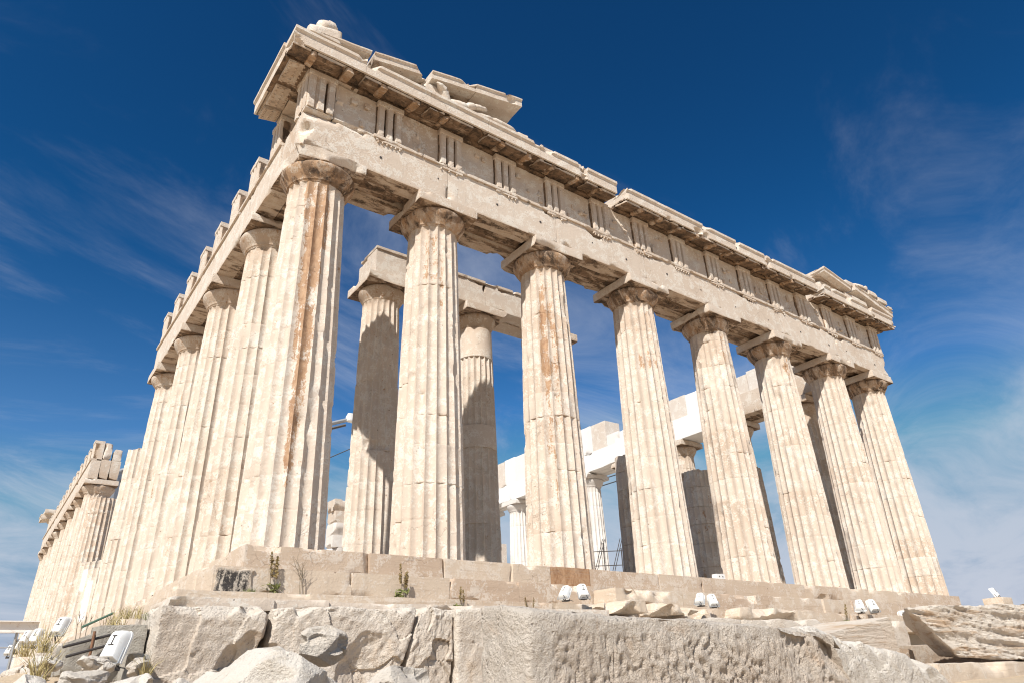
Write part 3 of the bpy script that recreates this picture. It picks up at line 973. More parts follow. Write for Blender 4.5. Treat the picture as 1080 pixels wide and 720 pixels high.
# south flank architrave: standing part near the corner, then the part at the west end
def flank_architrave(ya, yb, seed, x=0.0, sgn=-1, new=0.0, under=0.6, res=0.16, tae=True):
    f0, f1 = x+sgn*AF, x+sgn*0.31
    lo, hi = min(f0, f1), max(f0, f1)
    g = beam((lo, ya+.004, AZ0), (hi, yb-.004, AZ1-0.11), seed, wx=(0.25, 0.1, 0, 0), under=under*(1-new), chips=4, chipr=0.14, res=res, new=new)
    ab = g.build('architrave_block', M_MARBLE, temple)
    if tae:
        g = Geo(); y = ya
        while y < yb-0.05:
            L = min(rnd.uniform(0.8, 2.0), yb-y)
            t0, t1 = x+sgn*(AF+0.065), x+sgn*(AF-0.3)
            block(g, (min(t0, t1), y, AZ1-0.108), (max(t0, t1), y+L-0.008, AZ1), res=max(0.1, res*.7), rnd=0.012, amp=0.008, freq=3, chips=3, chipr=0.12, seed=seed+int(y*3) % 50, wx=(0.45, 0.35, 0.15, new), under=0.5*(1-new), maxn=20)
            y += L
        g.build('taenia', M_MARBLE, ab)
    for (a, b_, u_) in ((0.295, -0.285, 0.9), (-0.30, -AF, 0.75)):
        e0, e1 = x+sgn*a, x+sgn*b_
        g = beam((min(e0, e1), ya+.004, AZ0+rnd.uniform(0.01, 0.06)), (max(e0, e1), yb-.004, AZ1-.01), seed+7, wx=(0.6, 0.3, 0.1, 0), under=u_*(1-new), chips=4, chipr=0.25, res=res*1.3, new=new)
        g.build('architrave_block', M_MARBLE, temple)


jy = [AF+0.01]+FY[1:4]+[17.3]
for i in range(4):
    flank_architrave(jy[i], jy[i+1], 860+i*11, under=0.75, res=0.14)
for k in range(9, 16):
    flank_architrave(FY[k]-(0.95 if k == 9 else 0), FY[k+1]+(0.88 if k == 15 else 0), 900+k*11, res=0.5)


# frieze -----------------------------------------------------------
def triglyph(geo, cxx, face, z0, z1, axis='x', seed=0, sgn=-1, wx=(0.55, 0.2, 0.12, 0), depth=0.5, wid=0.845):
    """three shanks with V cut glyphs, plain head band"""
    w_ = wid/2
    gl = 0.15; gw = 0.062
    cs = [-w_, -w_+gw*.9, -w_/3*1.0-gw, -w_/3*1.0, -w_/3*1.0+gw, w_/3-gw, w_/3, w_/3+gw, w_-gw*.9, w_]
    ds = [gl*.9, 0, 0, gl, 0, 0, gl, 0, 0, gl*.9]
    zb = z1-0.17
    zs = np.concatenate([np.linspace(z0, zb-0.03, 12), [zb, zb+0.012, z1]])
    # refine in x
    cc = []; dd = []
    for a in range(len(cs)-1):
        k = 3
        for q in range(k):
            cc.append(cs[a]+(cs[a+1]-cs[a])*q/k); dd.append(ds[a]+(ds[a+1]-ds[a])*q/k)
    cc.append(cs[-1]); dd.append(ds[-1])
    cc = np.array(cc); dd = np.array(dd)
    n = len(cc)
    rows = []
    for z in zs:
        f = 1.0 if z <= zb-0.02 else (0.55 if z <= zb else 0.0)
        dep = dd*f-(0.018 if f == 0 else 0)
        rows.append(np.column_stack([cc, dep, np.full(n, z)]))
    V = np.concatenate(rows)
    nr = len(zs)
    wear = 0.022*sstep(fbm(np.column_stack([V[:, 0]+cxx, V[:, 1]*0, V[:, 2]])*2.2+seed, seed, 4), 0.2, 0.55)
    V[:, 1] += wear+0.006*fbm(np.column_stack([V[:, 0]+cxx, V[:, 1]*0+seed, V[:, 2]])*6, seed+1, 3)
    off = len(V)
    B = np.concatenate([np.array([[cc[0], depth, z], [cc[-1], depth, z]]) for z in zs])
    Q = []
    for r_ in range(nr-1):
        for i in range(n-1):
            Q.append((r_*n+i, r_*n+i+1, (r_+1)*n+i+1, (r_+1)*n+i))
        l0, l1 = off+2*r_, off+2*r_+2
        Q.append((l0, r_*n, (r_+1)*n, l1))
        Q.append((r_*n+n-1, l0+1, l1+1, (r_+1)*n+n-1))
        Q.append((l0+1, l0, l1, l1+1))
    T = []
    tl = off+2*(nr-1)
    for i in range(n-1):
        T.append(((nr-1)*n+i, (nr-1)*n+i+1, tl))
        T.append((i+1, i, off))
    T.append(((nr-1)*n+n-1, tl+1, tl)); T.append((n-1, off, off+1))
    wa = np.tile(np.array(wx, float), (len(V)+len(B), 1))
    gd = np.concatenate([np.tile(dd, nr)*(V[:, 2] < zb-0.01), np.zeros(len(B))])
    wa[:, 2] = np.maximum(wa[:, 2], 1.15*sstep(gd, 0.03, 0.10))  # glyph shade put into the colour: the deeper the groove, the darker
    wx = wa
    V = np.concatenate([V, B])
    if axis == 'x':
        V = np.column_stack([V[:, 0]+cxx, face-sgn*V[:, 1], V[:, 2]])
        if sgn > 0:
            Q = [q[::-1] for q in Q]; T = [t[::-1] for t in T]
    else:
        V = np.column_stack([face-sgn*V[:, 1], V[:, 0]+cxx, V[:, 2]])
        if sgn < 0:
            Q = [q[::-1] for q in Q]; T = [t[::-1] for t in T]
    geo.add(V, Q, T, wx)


g = Geo()
for i in range(8):
    xa = -AF+0.55+i*(28.86+2*AF-1.1)/8; xb = xa+(28.86+2*AF-1.1)/8
    block(g, (xa, -0.50, AZ1+0.003), (xb-0.01, AF-0.02, FZ1-0.01), res=0.4, rnd=0.02, amp=0.01, chips=2, seed=1000+i, wx=(0.6, 0.2, 0.1, 0))
frieze = g.build('frieze', M_MARBLE, temple)
for i, tx in enumerate(TRIX):
    g = Geo()
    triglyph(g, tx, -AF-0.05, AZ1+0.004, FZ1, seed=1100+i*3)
    # paler blocks added at the shank feet stand for their sunlit lower ends
    for q in (-1, 0, 1):
        if rnd.random() < 0.9:
            block(g, (tx+q*0.285-0.085, -AF-0.062, AZ1+0.005), (tx+q*0.285+0.085, -AF+0.1, AZ1+rnd.uniform(0.12, 0.30)), res=0.035, rnd=0.012, amp=0.012, freq=5, chips=3, chipr=0.09, seed=1200+i*3+q, wx=(0.2, 0, 0, 0), maxn=10)
    g.build('triglyph', M_MARBLE, frieze)
    if i < 14:
        g = Geo()
        x0, x1 = tx+0.4225, tx+2.127-0.4225
        sc = [(rnd.uniform(x0, x1), -0.8, rnd.uniform(12, 13), 0.35, 0.03) for _ in range(3)]
        block(g, (x0+.004, -0.80, AZ1+0.004), (x1-.004, -0.52, FZ1-0.005), res=0.06, rnd=0.008, amp=0.02, freq=2.2, chips=0, seed=1300+i, wx=(rnd.uniform(0.4, 0.8), 0.1, 0.06, 0), scoops=sc, rough=0.008)
        # remains of the carved figures
        for _ in range(rnd.randint(2, 5)):
            fx = rnd.uniform(x0+.15, x1-.15); fz = rnd.uniform(AZ1+.15, FZ1-.3)
            hw, hh = rnd.uniform(.05, .14), rnd.uniform(.06, .26)
            block(g, (fx-hw, -0.80-rnd.uniform(.02, .07), fz-.05), (fx+hw, -0.74, min(fz+hh, FZ1-.02)), res=0.035, rnd=0.03, amp=0.03, freq=5, chips=4, chipr=.12, seed=1400+i*7+_, wx=(rnd.uniform(.2, .8), 0.3, 0.25, 0))
        g.build('metope', M_MARBLE, frieze)

# south flank: triglyph blocks, metopes lost
gS = []
for k, yc in enumerate([-0.46+2.127*j for j in range(9)]):
    g = Geo()
    if k == 0:
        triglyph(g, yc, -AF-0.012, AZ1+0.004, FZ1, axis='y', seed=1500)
        block(g, (-0.5, yc+.43, AZ1+.004), (0.6, yc+1.2, FZ1-.01), res=0.2, rnd=.02, seed=1501, wx=(.4, .1, 0, 0))
    else:
        z1 = FZ1+rnd.uniform(-0.12, 0.03)
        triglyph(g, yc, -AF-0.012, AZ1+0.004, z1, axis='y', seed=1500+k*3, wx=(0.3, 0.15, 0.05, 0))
        block(g, (-AF+0.45, yc-0.46, AZ1+0.004), (0.1+rnd.uniform(0, .4), yc+0.50+rnd.uniform(0, .25), z1-rnd.uniform(0.0, 0.25)), res=0.10, rnd=0.03, amp=0.02, chips=9, chipr=0.4, seed=1600+k, wx=(0.35, 0.15, 0, 0))
        block(g, (-AF+0.10, yc+0.425, AZ1+0.004), (-AF+0.5, yc+0.62+rnd.uniform(0, .3), AZ1+rnd.uniform(.25, 1.2)), res=0.10, rnd=0.03, amp=0.02, chips=9, chipr=0.3, seed=1650+k, wx=(0.35, 0.15, 0, 0))
    g.build('triglyph', M_MARBLE, temple)
for k in range(14):
    yc = FY[9]-0.45+2.14*k
    g = Geo()
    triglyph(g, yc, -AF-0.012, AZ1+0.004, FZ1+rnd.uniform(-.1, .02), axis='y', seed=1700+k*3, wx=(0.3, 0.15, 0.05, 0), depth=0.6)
    block(g, (-AF+0.3, yc+.43, AZ1+.004), (-AF+.7, yc+1.70, FZ1-rnd.uniform(.1, .5)), res=0.25, rnd=.03, amp=.02, chips=4, chipr=.3, seed=1740+k, wx=(.35, .1, 0, 0))
    g.build('triglyph', M_MARBLE, temple)
# end of that stretch: the three slabs seen end on carry broken blocks
g = Geo()
ye = FY[9]-0.9
for q, (xa, xb, zz_) in enumerate(((-0.30, 0.22, 12.95), (0.34, 0.86, 12.6))):
    block(g, (xa, ye, AZ1+.004), (xb, ye+1.1, zz_), res=.10, rnd=.04, amp=.03, chips=8, chipr=.35, seed=1790+q, wx=(.35, .2, 0, 0))
g.build('frieze_block', M_MARBLE, temple)


# cornice ----------------------------------------------------------
GEI = [(-0.93, 13.16), (-0.93, 13.27), (-1.50, 13.19), (-1.53, 13.27), (-1.56, 13.165), (-1.62, 13.165), (-1.62, 13.50), (-1.68, 13.56), (-1.68, 13.66), (-0.2, 13.68), (0.6, 13.66), (0.6, 13.16)]
GEI = GEI[::-1]


def cornice_run(xa, xb, seed, axis='x', broken=False, prof=GEI, nmut=True, wx=(0.35, 0.15, 0, 0), chips=6, start=None, dens=0.05, step=2.127, scoops=()):
    x = xa; k = 0
    while x < xb-0.05:
        L = min(step, xb-x)
        if xb-(x+L) < 0.6:
            L = xb-x
        g = Geo()
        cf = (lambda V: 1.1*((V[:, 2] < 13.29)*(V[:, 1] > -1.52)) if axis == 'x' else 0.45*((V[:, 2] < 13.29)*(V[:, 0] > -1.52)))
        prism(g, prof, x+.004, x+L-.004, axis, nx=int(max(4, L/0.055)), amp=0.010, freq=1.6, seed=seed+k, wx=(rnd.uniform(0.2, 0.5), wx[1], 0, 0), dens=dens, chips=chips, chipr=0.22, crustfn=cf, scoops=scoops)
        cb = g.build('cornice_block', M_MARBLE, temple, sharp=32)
        if nmut:
            a = math.ceil((x-0.05+0.46)/1.0635-0.5)
            for q in range(-1, 40):
                c_ = -0.46+1.0635*q
                if x-0.02 <= c_ < x+L-0.02:
                    lo_, hi_ = max(c_-0.45, x+.01), min(c_+0.45, x+L-.01)
                    if hi_-lo_ < 0.25:
                        continue
                    g = Geo()
                    def wp(P):
                        P = P.copy()
                        if axis == 'x':
                            P[:, 2] += (P[:, 1]+0.95)*0.235
                        else:
                            P[:, 2] += (P[:, 0]+0.95)*0.235
                        return P
                    if axis == 'x':
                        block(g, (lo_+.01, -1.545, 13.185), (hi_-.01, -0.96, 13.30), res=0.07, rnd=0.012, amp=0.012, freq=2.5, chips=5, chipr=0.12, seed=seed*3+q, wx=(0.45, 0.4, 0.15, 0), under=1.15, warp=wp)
                    else:
                        block(g, (-1.475, lo_, 13.175), (-0.96, hi_, 13.30), res=0.07, rnd=0.012, amp=0.012, freq=2.5, chips=2, chipr=0.12, seed=seed*3+q, wx=(0.5, 0.35, 0.0, 0), under=0.55, warp=wp)
                        for gi in range(6):
                            for gj in range(3):
                                gy = lo_+0.07+(hi_-lo_-0.14)*gi/5; gx = -1.40+0.19*gj
                                zz_ = 13.175+(gx+0.95)*0.235
                                tube(g, (gx, gy, zz_-0.03), (gx, gy, zz_+0.02), 0.026, 6, wx=(0.5, 0.4, 0.6, 0))
                    g.build('mutule', M_MARBLE, cb)
                    rx = c_+0.53175
                    if axis == 'x' and rx+.1 < x+L and rnd.random() < .93:
                        g = Geo()
                        rw = rnd.uniform(.075, .125)
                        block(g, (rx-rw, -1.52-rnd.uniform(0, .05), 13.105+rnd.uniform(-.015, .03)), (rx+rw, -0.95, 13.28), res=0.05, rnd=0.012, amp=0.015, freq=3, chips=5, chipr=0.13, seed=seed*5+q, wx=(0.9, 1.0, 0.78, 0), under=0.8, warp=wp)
                        g.build('soffit_rib', M_MARBLE, cb)
        x += L; k += 1


# front, left stretch (starts at the corner), gap, right stretch, then the far corner
cornice_run(-1.62, 10.45, 2000, chips=8)
cornice_run(10.95, 23.4, 2100, chips=8)
cornice_run(23.95, 30.48, 2200, chips=6)
# bridging rubble at the gaps (top of the frieze backing)
g = Geo()
for q, (xa, xb, z1) in enumerate(((10.3, 11.2, 13.42), (23.2, 24.2, 13.40))):
    block(g, (xa, -0.75, FZ1+.004), (xb, 0.5, z1), res=.08, rnd=.05, amp=.04, chips=10, chipr=.3, seed=2290+q, wx=(.4, .3, 0, 0))
g.build('cornice_backing', M_MARBLE, temple)
# south flank return at the near corner
GEIY = [(a, z) for (a, z) in GEI]
cornice_run(-0.92, 1.75, 2300, axis='y', chips=2)
# return at the far NE corner and the SW corner block
GSW = GEI
g = Geo(); prism(g, GEI, FY[16]-1.6, FY[16]+0.5, 'y', nx=14, amp=.012, seed=2400, wx=(.35, .2, 0, 0), chips=5)
g.build('cornice_block', M_MARBLE, temple)
g = Geo(); block(g, (-1.45, FY[16]-2.2, 13.66), (0.2, FY[16]+.5, 14.05), res=.15, rnd=.03, chips=4, chipr=.3, seed=2405, wx=(.3, .1, 0, 0))
g.build('cornice_block', M_MARBLE, temple)

# thin top course, broken, along the cornice
g = Geo(); x = 5.9; q = 0
while x < 23.2:
    L = rnd.uniform(0.7, 2.2)
    if not (10.2 < x+L and x < 11.0):
        hgt = rnd.uniform(0.05, 0.16)
        block(g, (x, -1.52, 13.65), (x+L-0.02, -0.2, 13.68+hgt), res=0.09, rnd=0.03, amp=0.02, freq=3, chips=6, chipr=0.2, seed=2500+q, wx=(0.35, 0.15, 0, 0))
    x += L; q += 1
g.build('cornice_capping', M_MARBLE, temple)

# pediment remains, near corner -----------------------------------
def rake(xa, xb, z0, slope, seed, th=0.42, y0=-1.62, y1=0.25, wx=(0.4, 0.2, 0, 0), chips=6, under=0.8, scoops=()):
    g = Geo()
    prof = [(y0, 0.06), (y0, th-0.10), (y0-0.05, th-0.05), (y0-0.05, th), (y1, th), (y1, 0.0), (-0.75, 0.0), (-1.0, 0.05), (y0+0.08, 0.06)]
    prof = [(a, z+z0) for a, z in prof][::-1]
    prism(g, prof, xa, xb, 'x', nx=int(max(5, (xb-xa)/0.06)), amp=0.014, freq=1.5, seed=seed, wx=wx, dens=0.06, chips=chips, chipr=0.25, slope=slope, scoops=scoops, crustfn=lambda V: under*(V[:, 2]-slope*(V[:, 0]-xa)-z0 < 0.055)*(V[:, 1] > y0+0.05))
    return g.build('raking_cornice', M_MARBLE, temple)


rake(-1.45, 0.62, 13.60, 0.15, 2600, th=0.18, wx=(0.45, 0.55, 0, 0), chips=9)
rake(0.72, 2.62, 13.78, 0.23, 2610, th=0.34, wx=(0.5, 0.6, 0.1, 0), chips=9)
rake(2.66, 4.30, 14.20, 0.22, 2620, th=0.36, wx=(0.45, 0.45, 0.05, 0), chips=3)
rake(4.32, 6.20, 14.56, 0.22, 2630, th=0.38, wx=(0.35, 0.2, 0, 0), chips=2, under=0.35)
# tympanum blocks behind, and rubble standing in the corner of the gable
g = Geo()
block(g, (-0.3, -0.35, 13.67), (2.6, 0.2, 13.80), res=.12, rnd=.03, amp=.02, chips=6, chipr=.2, seed=2640, wx=(.5, .4, .2, 0))
block(g, (2.3, -0.60, 13.67), (4.1, 0.25, 14.22), res=.10, rnd=.03, amp=.02, chips=6, chipr=.2, seed=2641, wx=(.45, .3, .1, 0))
block(g, (4.12, -0.70, 13.67), (5.95, 0.25, 14.52), res=.10, rnd=.03, amp=.02, chips=4, chipr=.2, seed=2642, wx=(.45, .3, .05, 0))
block(g, (4.6, -1.30, 13.665), (6.35, -0.3, 13.98), res=.08, rnd=.03, amp=.02, chips=6, chipr=.25, seed=2643, wx=(.4, .35, 0, 0))
block(g, (6.0, -1.35, 13.665), (6.75, -0.2, 14.18), res=.07, rnd=.05, amp=.04, chips=7, chipr=.35, seed=2644, wx=(.2, .1, 0, 0))
block(g, (2.45, -1.45, 13.665), (3.1, -0.5, 14.22), res=.06, rnd=.08, amp=.06, chips=8, chipr=.3, seed=2645, wx=(.3, .2, 0, 0))
g.build('pediment_block', M_MARBLE, temple)


def lump(geo, pts, seed, wx=(.3, .1, 0, 0), amp=0.04, n=10):
    """a carved form: chain of blended ellipsoid rings"""
    for a in range(len(pts)-1):
        (p, r0), (q, r1) = pts[a], pts[a+1]
        p = np.array(p, float); q = np.array(q, float)
        d = q-p; L = np.linalg.norm(d); d /= L
        x = np.cross(d, [0.3, 1, 0.2]); x /= np.linalg.norm(x); y = np.cross(d, x)
        nr = 8
        V = []
        for k in range(nr+1):
            t = k/nr
            rr_ = r0+(r1-r0)*t
            s_ = 1.0
            ext = 0
            if k == 0: s_ = 0.35; ext = -r0*.7
            if k == nr: s_ = 0.35; ext = r1*.7
            c = p+d*(L*t+ext)
            tt = np.arange(n)/n*2*math.pi
            V.append(c+(np.cos(tt)[:, None]*x+np.sin(tt)[:, None]*y)*rr_*s_)
        V = np.concatenate(V)
        V = V+amp*np.column_stack([fbm(V*4+seed+s_, seed+s_, 3) for s_ in range(3)])
        V = np.concatenate([V, [V[:n].mean(0)], [V[-n:].mean(0)]])
        i = np.arange(n); j = (i+1) % n
        Q = np.concatenate([np.column_stack([k*n+i, k*n+j, (k+1)*n+j, (k+1)*n+i]) for k in range(nr)])
        T = np.concatenate([np.column_stack([np.full(n, nr*n+n), j, i]), np.column_stack([np.full(n, nr*n+n+1), nr*n+i, nr*n+j])])
        geo.add(V, Q, T, wx)


# horse heads and a reclining figure surviving in the gable corner
g = Geo()
lump(g, [((3.30, -1.35, 13.72), .20), ((3.15, -1.50, 14.08), .17), ((2.92, -1.62, 14.16), .10)], 31, amp=.05)
lump(g, [((3.30, -1.40, 13.74), .16), ((4.05, -1.48, 13.90), .15), ((4.3, -1.55, 14.02), .11), ((4.75, -1.5, 14.20), .10)], 33, amp=.05)
lump(g, [((4.05, -1.40, 13.74), .12), ((5.0, -1.52, 13.88), .10), ((5.9, -1.5, 13.86), .09)], 37, amp=.04)
g.build('gable_sculpture', M_MARBLE, temple, sharp=60)
# acroterion base with a weathered lion stump on the corner
g = Geo()
block(g, (-1.22, -1.66, 13.74), (-0.30, -0.85, 14.22), res=.07, rnd=.04, amp=.02, chips=7, chipr=.25, seed=2700, wx=(.4, .4, 0, 0))
lump(g, [((-0.82, -1.38, 14.25), .27), ((-0.62, -1.36, 14.46), .25), ((-0.52, -1.34, 14.62), .17)], 41, wx=(.25, .3, 0, 0), amp=.08, n=14)
g.build('acroterion', M_MARBLE, temple, sharp=60)

# far (right) corner of the gable
rake(24.35, 26.6, 14.48, -0.17, 2750, th=0.30, y0=-1.66, y1=0.5, wx=(.35, .2, 0, 0), chips=3)
g = Geo()
block(g, (24.6, -1.2, 13.67), (27.0, 0.3, 14.3), res=.12, rnd=.04, amp=.03, chips=6, chipr=.3, seed=2760, wx=(.4, .2, 0, 0))
block(g, (26.2, -1.5, 13.67), (28.2, 0.3, 14.02), res=.10, rnd=.04, amp=.03, chips=7, chipr=.3, seed=2761, wx=(.35, .2, 0, 0))
block(g, (26.5, -1.55, 14.62), (27.3, -0.9, 14.82), res=.08, rnd=.03, amp=.02, chips=4, chipr=.2, seed=2762, wx=(.3, .1, 0, 0))
g.build('pediment_block', M_MARBLE, temple)
rake(27.15, 30.5, 14.32, -0.19, 2770, th=0.36, y0=-1.64, wx=(.4, .25, 0, 0), chips=4)
g = Geo()
for q, (xa, xb) in enumerate(((27.3, 28.25), (28.27, 29.1), (29.12, 30.0), (30.02, 30.45))):
    zz_ = 14.32-0.19*(xa-27.15)+0.36
    block(g, (xa, -1.75, zz_-0.03), (xb, -1.2, zz_+0.20-0.1*(q == 3)), res=.08, rnd=.02, amp=.015, chips=5, chipr=.2, seed=2780+q, wx=(.4, .25, 0, 0))
g.build('sima', M_MARBLE, temple)

# pronaos entablature, three bays from the south -------------------
PZ0 = 0.42+9.25+0.533+0.33
for i, (xa, xb) in enumerate(((PX[0]-0.66, PX[1]), (PX[1]+.008, PX[2]-0.5))):
    g = beam((xa, PY-0.80, PZ0), (xb, PY-0.03, PZ0+1.02), 2800+i, wx=(0.4, 0.2, 0, 0), under=0.3, chips=5, chipr=.18, res=.10)
    ab = g.build('architrave_block', M_MARBLE, temple)
    g = beam((xa+.05, PY+0.0, PZ0+.03), (xb, PY+0.78, PZ0+1.0), 2820+i, wx=(0.4, 0.2, 0, 0), under=0.5, chips=5, chipr=.2, res=.14)
    g.build('architrave_block', M_MARBLE, temple)
    g = Geo(); x = xa-0.02
    while x < xb-0.1:
        L = min(rnd.uniform(0.9, 1.6), xb-x)
        block(g, (x, PY-0.86, PZ0+1.024), (x+L-.01, PY+.5, PZ0+1.13), res=.08, rnd=.015, amp=.01, chips=5, chipr=.15, seed=2840+int(x*3), wx=(.4, .35, .2, 0), under=.5)
        x += L
    g.build('taenia', M_MARBLE, ab)

# north colonnade entablature, inner face, rebuilt with white marble
for k in range(1, 10):
    flank_architrave(FY[k], FY[k+1], 3000+k*7, x=28.86, sgn=1, new=0.0 if k < 2 else 0.92, res=0.3, tae=False)
flank_architrave(AF+.01, FY[1], 3000, x=28.86, sgn=1, res=0.3, tae=False)
g = Geo()
spans = [(21.4, 33.2, 13.85, 0.9), (17.9, 21.4, 13.75, .9), (12.3, 17.9, 12.55, 0.85), (9.2, 12.3, 13.15, 0.9), (6.9, 9.2, 12.85, 0.85), (4.6, 6.9, 12.95, .35), (1.0, 4.6, 12.4, 0.1), (33.2, 40, 13.0, .9)]
for q, (ya, yb, z1, nw) in enumerate(spans):
    y = ya; s_ = 0
    while y < yb-.1:
        L = min(1.45, yb-y)
        patch = nw*rnd.uniform(.75, 1) if rnd.random() > 0.25 else 0.15
        block(g, (28.86-0.80+rnd.uniform(-.02, .03), y+.014, AZ1+.003), (28.86+.6, y+L-.014, z1+rnd.uniform(-.10, .06)), res=.15, rnd=.02, amp=.01, chips=2, chipr=.2, seed=3100+q*9+s_, wx=(.5, .2, 0, patch))
        y += L; s_ += 1
g.build('frieze_backing', M_MARBLE, temple)

# stub of the cella wall seen between the first columns, blocks inside the cella
g = Geo()
zz_ = 0.42; q = 0
while zz_ < 9.3:
    L0, L1 = 14.3+rnd.uniform(-.1, .1), rnd.uniform(16.15, 16.75)-(zz_ > 8)*.4
    block(g, (L0, 32.0+rnd.uniform(-.05, .1), zz_), (L1, 33.4, zz_+0.835), res=.12, rnd=.015, amp=.03, chips=9, chipr=.4, seed=3200+q, wx=(rnd.uniform(.2, .7), .3, 0, .4 if rnd.random() < .5 else 0), cuts=((1, -.5, rnd.uniform(-.6, .6), rnd.uniform(.55, .9)),))
    zz_ += 0.84; q += 1
g.build('wall_stub', M_MARBLE, temple)
g = Geo()
block(g, (19.3, 19.6, 0.42), (20.5, 21.0, 2.4), res=.3, rnd=.02, seed=3300, wx=(.5, 0, 0, .5))
block(g, (19.35, 19.65, 2.4), (20.4, 20.9, 4.9), res=.3, rnd=.02, seed=3301, wx=(.8, 0, 0, .3))
g.build('wall_stub', M_MARBLE, temple)


# ------------------------------------------------------------------ foreground stones
def quad_block(name, mat, label, front, y0, y1, seed, peck=None, res=0.05, rnd=0.05, amp=0.05, freq=1.6, rough=0.015, chips=8, chipr=0.3, group=None, cat='stone block',
               back_shift=(0, 0), tone=0.5, scoops=(), top_tilt=0.0):
    """front = four (x, z) corners: bottom left, bottom right, top right, top left; runs back from y0 to y1"""
    f = np.array(front, float)
    x0, x1 = f[:, 0].min(), f[:, 0].max(); z0, z1 = f[:, 1].min(), f[:, 1].max()
    def wp(P):
        u = np.clip((P[:, 0]-x0)/(x1-x0), -0.1, 1.1)[:, None]; v = np.clip((P[:, 2]-z0)/(z1-z0), -0.1, 1.1)[:, None]
        q = (1-v)*((1-u)*f[0]+u*f[1])+v*((1-u)*f[3]+u*f[2])
        t = (P[:, 1]-y0)/(y1-y0)
        return np.column_stack([q[:, 0]+back_shift[0]*t, P[:, 1], q[:, 1]+(back_shift[1]+top_tilt*v[:, 0])*t])
    g = Geo()
    block(g, (x0, y0, z0), (x1, y1, z1), res=res, rnd=rnd, amp=amp, freq=freq, rough=rough, chips=chips, chipr=chipr, seed=seed, wx=(tone, 0, 0, 0), warp=wp, maxn=110 if peck is None else 260, scoops=scoops)
    V = g.v[0]; W = g.w[0]
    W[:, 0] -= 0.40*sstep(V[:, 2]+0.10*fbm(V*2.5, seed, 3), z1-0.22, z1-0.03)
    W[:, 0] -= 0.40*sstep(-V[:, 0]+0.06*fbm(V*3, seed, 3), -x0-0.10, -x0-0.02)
    if peck is not None:
        peck(V, W)
    c = f.mean(0)
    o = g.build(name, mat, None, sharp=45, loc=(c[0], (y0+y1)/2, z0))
    return tag(o, label, cat, group)


def worley(p2, seed):
    i = np.floor(p2); best = np.full(len(p2), 9.0)
    for a in (-1, 0, 1):
        for b_ in (-1, 0, 1):
            cx_ = i[:, 0]+a; cy_ = i[:, 1]+b_; z0 = np.zeros(len(p2))
            jx_ = cx_+_hash(cx_, cy_, z0, seed); jy_ = cy_+_hash(cx_, cy_, z0, seed+1)
            best = np.minimum(best, np.hypot(p2[:, 0]-jx_, p2[:, 1]-jy_))
    return best


def cells(p3, seed):
    """nearest and second jittered cell: distance gap and a random number per cell"""
    i = np.floor(p3); d1 = np.full(len(p3), 9.0); d2 = d1.copy(); idn = np.zeros(len(p3)); tx = np.zeros((len(p3), 3))
    for a in (-1, 0, 1):
        for b_ in (-1, 0, 1):
            for c_ in (-1, 0, 1):
                cx_, cy_, cz_ = i[:, 0]+a, i[:, 1]+b_, i[:, 2]+c_
                j = np.column_stack([cx_+_hash(cx_, cy_, cz_, seed), cy_+_hash(cx_, cy_, cz_, seed+1), cz_+_hash(cx_, cy_, cz_, seed+2)])
                d = np.linalg.norm(p3-j, axis=1)
                n1 = d < d1
                d2 = np.where(n1, d1, np.minimum(d2, d))
                idn = np.where(n1, _hash(cx_, cy_, cz_, seed+5), idn)
                tx[n1] = (p3-j)[n1]
                d1 = np.minimum(d1, d)
    return d1, d2-d1, idn, tx


def fracture(scale, depth, seed, crack=1.0):
    """break a face into tilted facets with a few open cracks between them"""
    def fn(V, W):
        q = V*np.array([1.0, .6, 1.25])*scale+0.45*np.column_stack([fbm(V*scale*1.2, seed+k, 3) for k in range(3)])
        d1, gap, idn, tx = cells(q, seed)
        tilt = np.sin(idn*40)*tx[:, 0]+np.cos(idn*57)*tx[:, 2]
        y0 = V[:, 1].min()
        face = sstep(-(V[:, 1]-y0), -0.5, -0.12)
        V[:, 1] += face*(depth*(idn-.3)+depth*1.1*tilt)
        V[:, 1] += crack*face*0.05*(1-sstep(gap, 0.0, 0.035))*(idn > .6)
        V[:, 2] -= 0.4*depth*(idn-.4)*sstep(V[:, 2], V[:, 2].max()-.15, V[:, 2].max()-.03)
        W[:, 0] += 0.25*(idn-.5)
    return fn


def ledges(V, W):
    m_ = sstep(-V[:, 1], 10.2, 10.45)
    q = np.column_stack([V[:, 0]*0.7, V[:, 1]*0.5, V[:, 2]*11+V[:, 0]*0.9])
    n_ = fbm(q, 61, 5, .6)
    V[:, 1] += m_*0.085*n_+m_*0.02*fbm(V*4, 62, 3)


def peck_front(V, W):
    # tool marks hacked into the front face, smoother band along the top and down the left end
    m_ = sstep(-V[:, 1], 12.16, 12.22)
    q = np.column_stack([V[:, 0]*21+V[:, 2]*6, V[:, 2]*13-V[:, 0]*3])+1.3*np.column_stack([fbm(V*5, 3, 2), fbm(V*5, 4, 2)])
    w_ = worley(q, 5)
    band = sstep(-(V[:, 2]+0.035*fbm(V*3.0, 8, 3)), 2.40, 2.45)
    left = sstep(V[:, 0]+0.03*fbm(V*4, 9, 3), -2.62, -2.52)
    a = m_*left*(0.15+0.85*band)
    V[:, 1] += a*0.024*(1-sstep(w_, 0.10, 0.55))*(0.6+0.6*fbm(V*2.2, 15, 3))
    # ledges broken along the bedding near the top
    sh = fbm(np.column_stack([V[:, 0]*1.1, V[:, 1]*0, V[:, 2]*14]), 21, 4)
    V[:, 1] += m_*left*(1-band)*0.05*sstep(sh, 0.05, 0.25)
    W[:, 0] += 0.08*a-0.45*(1-left)*m_


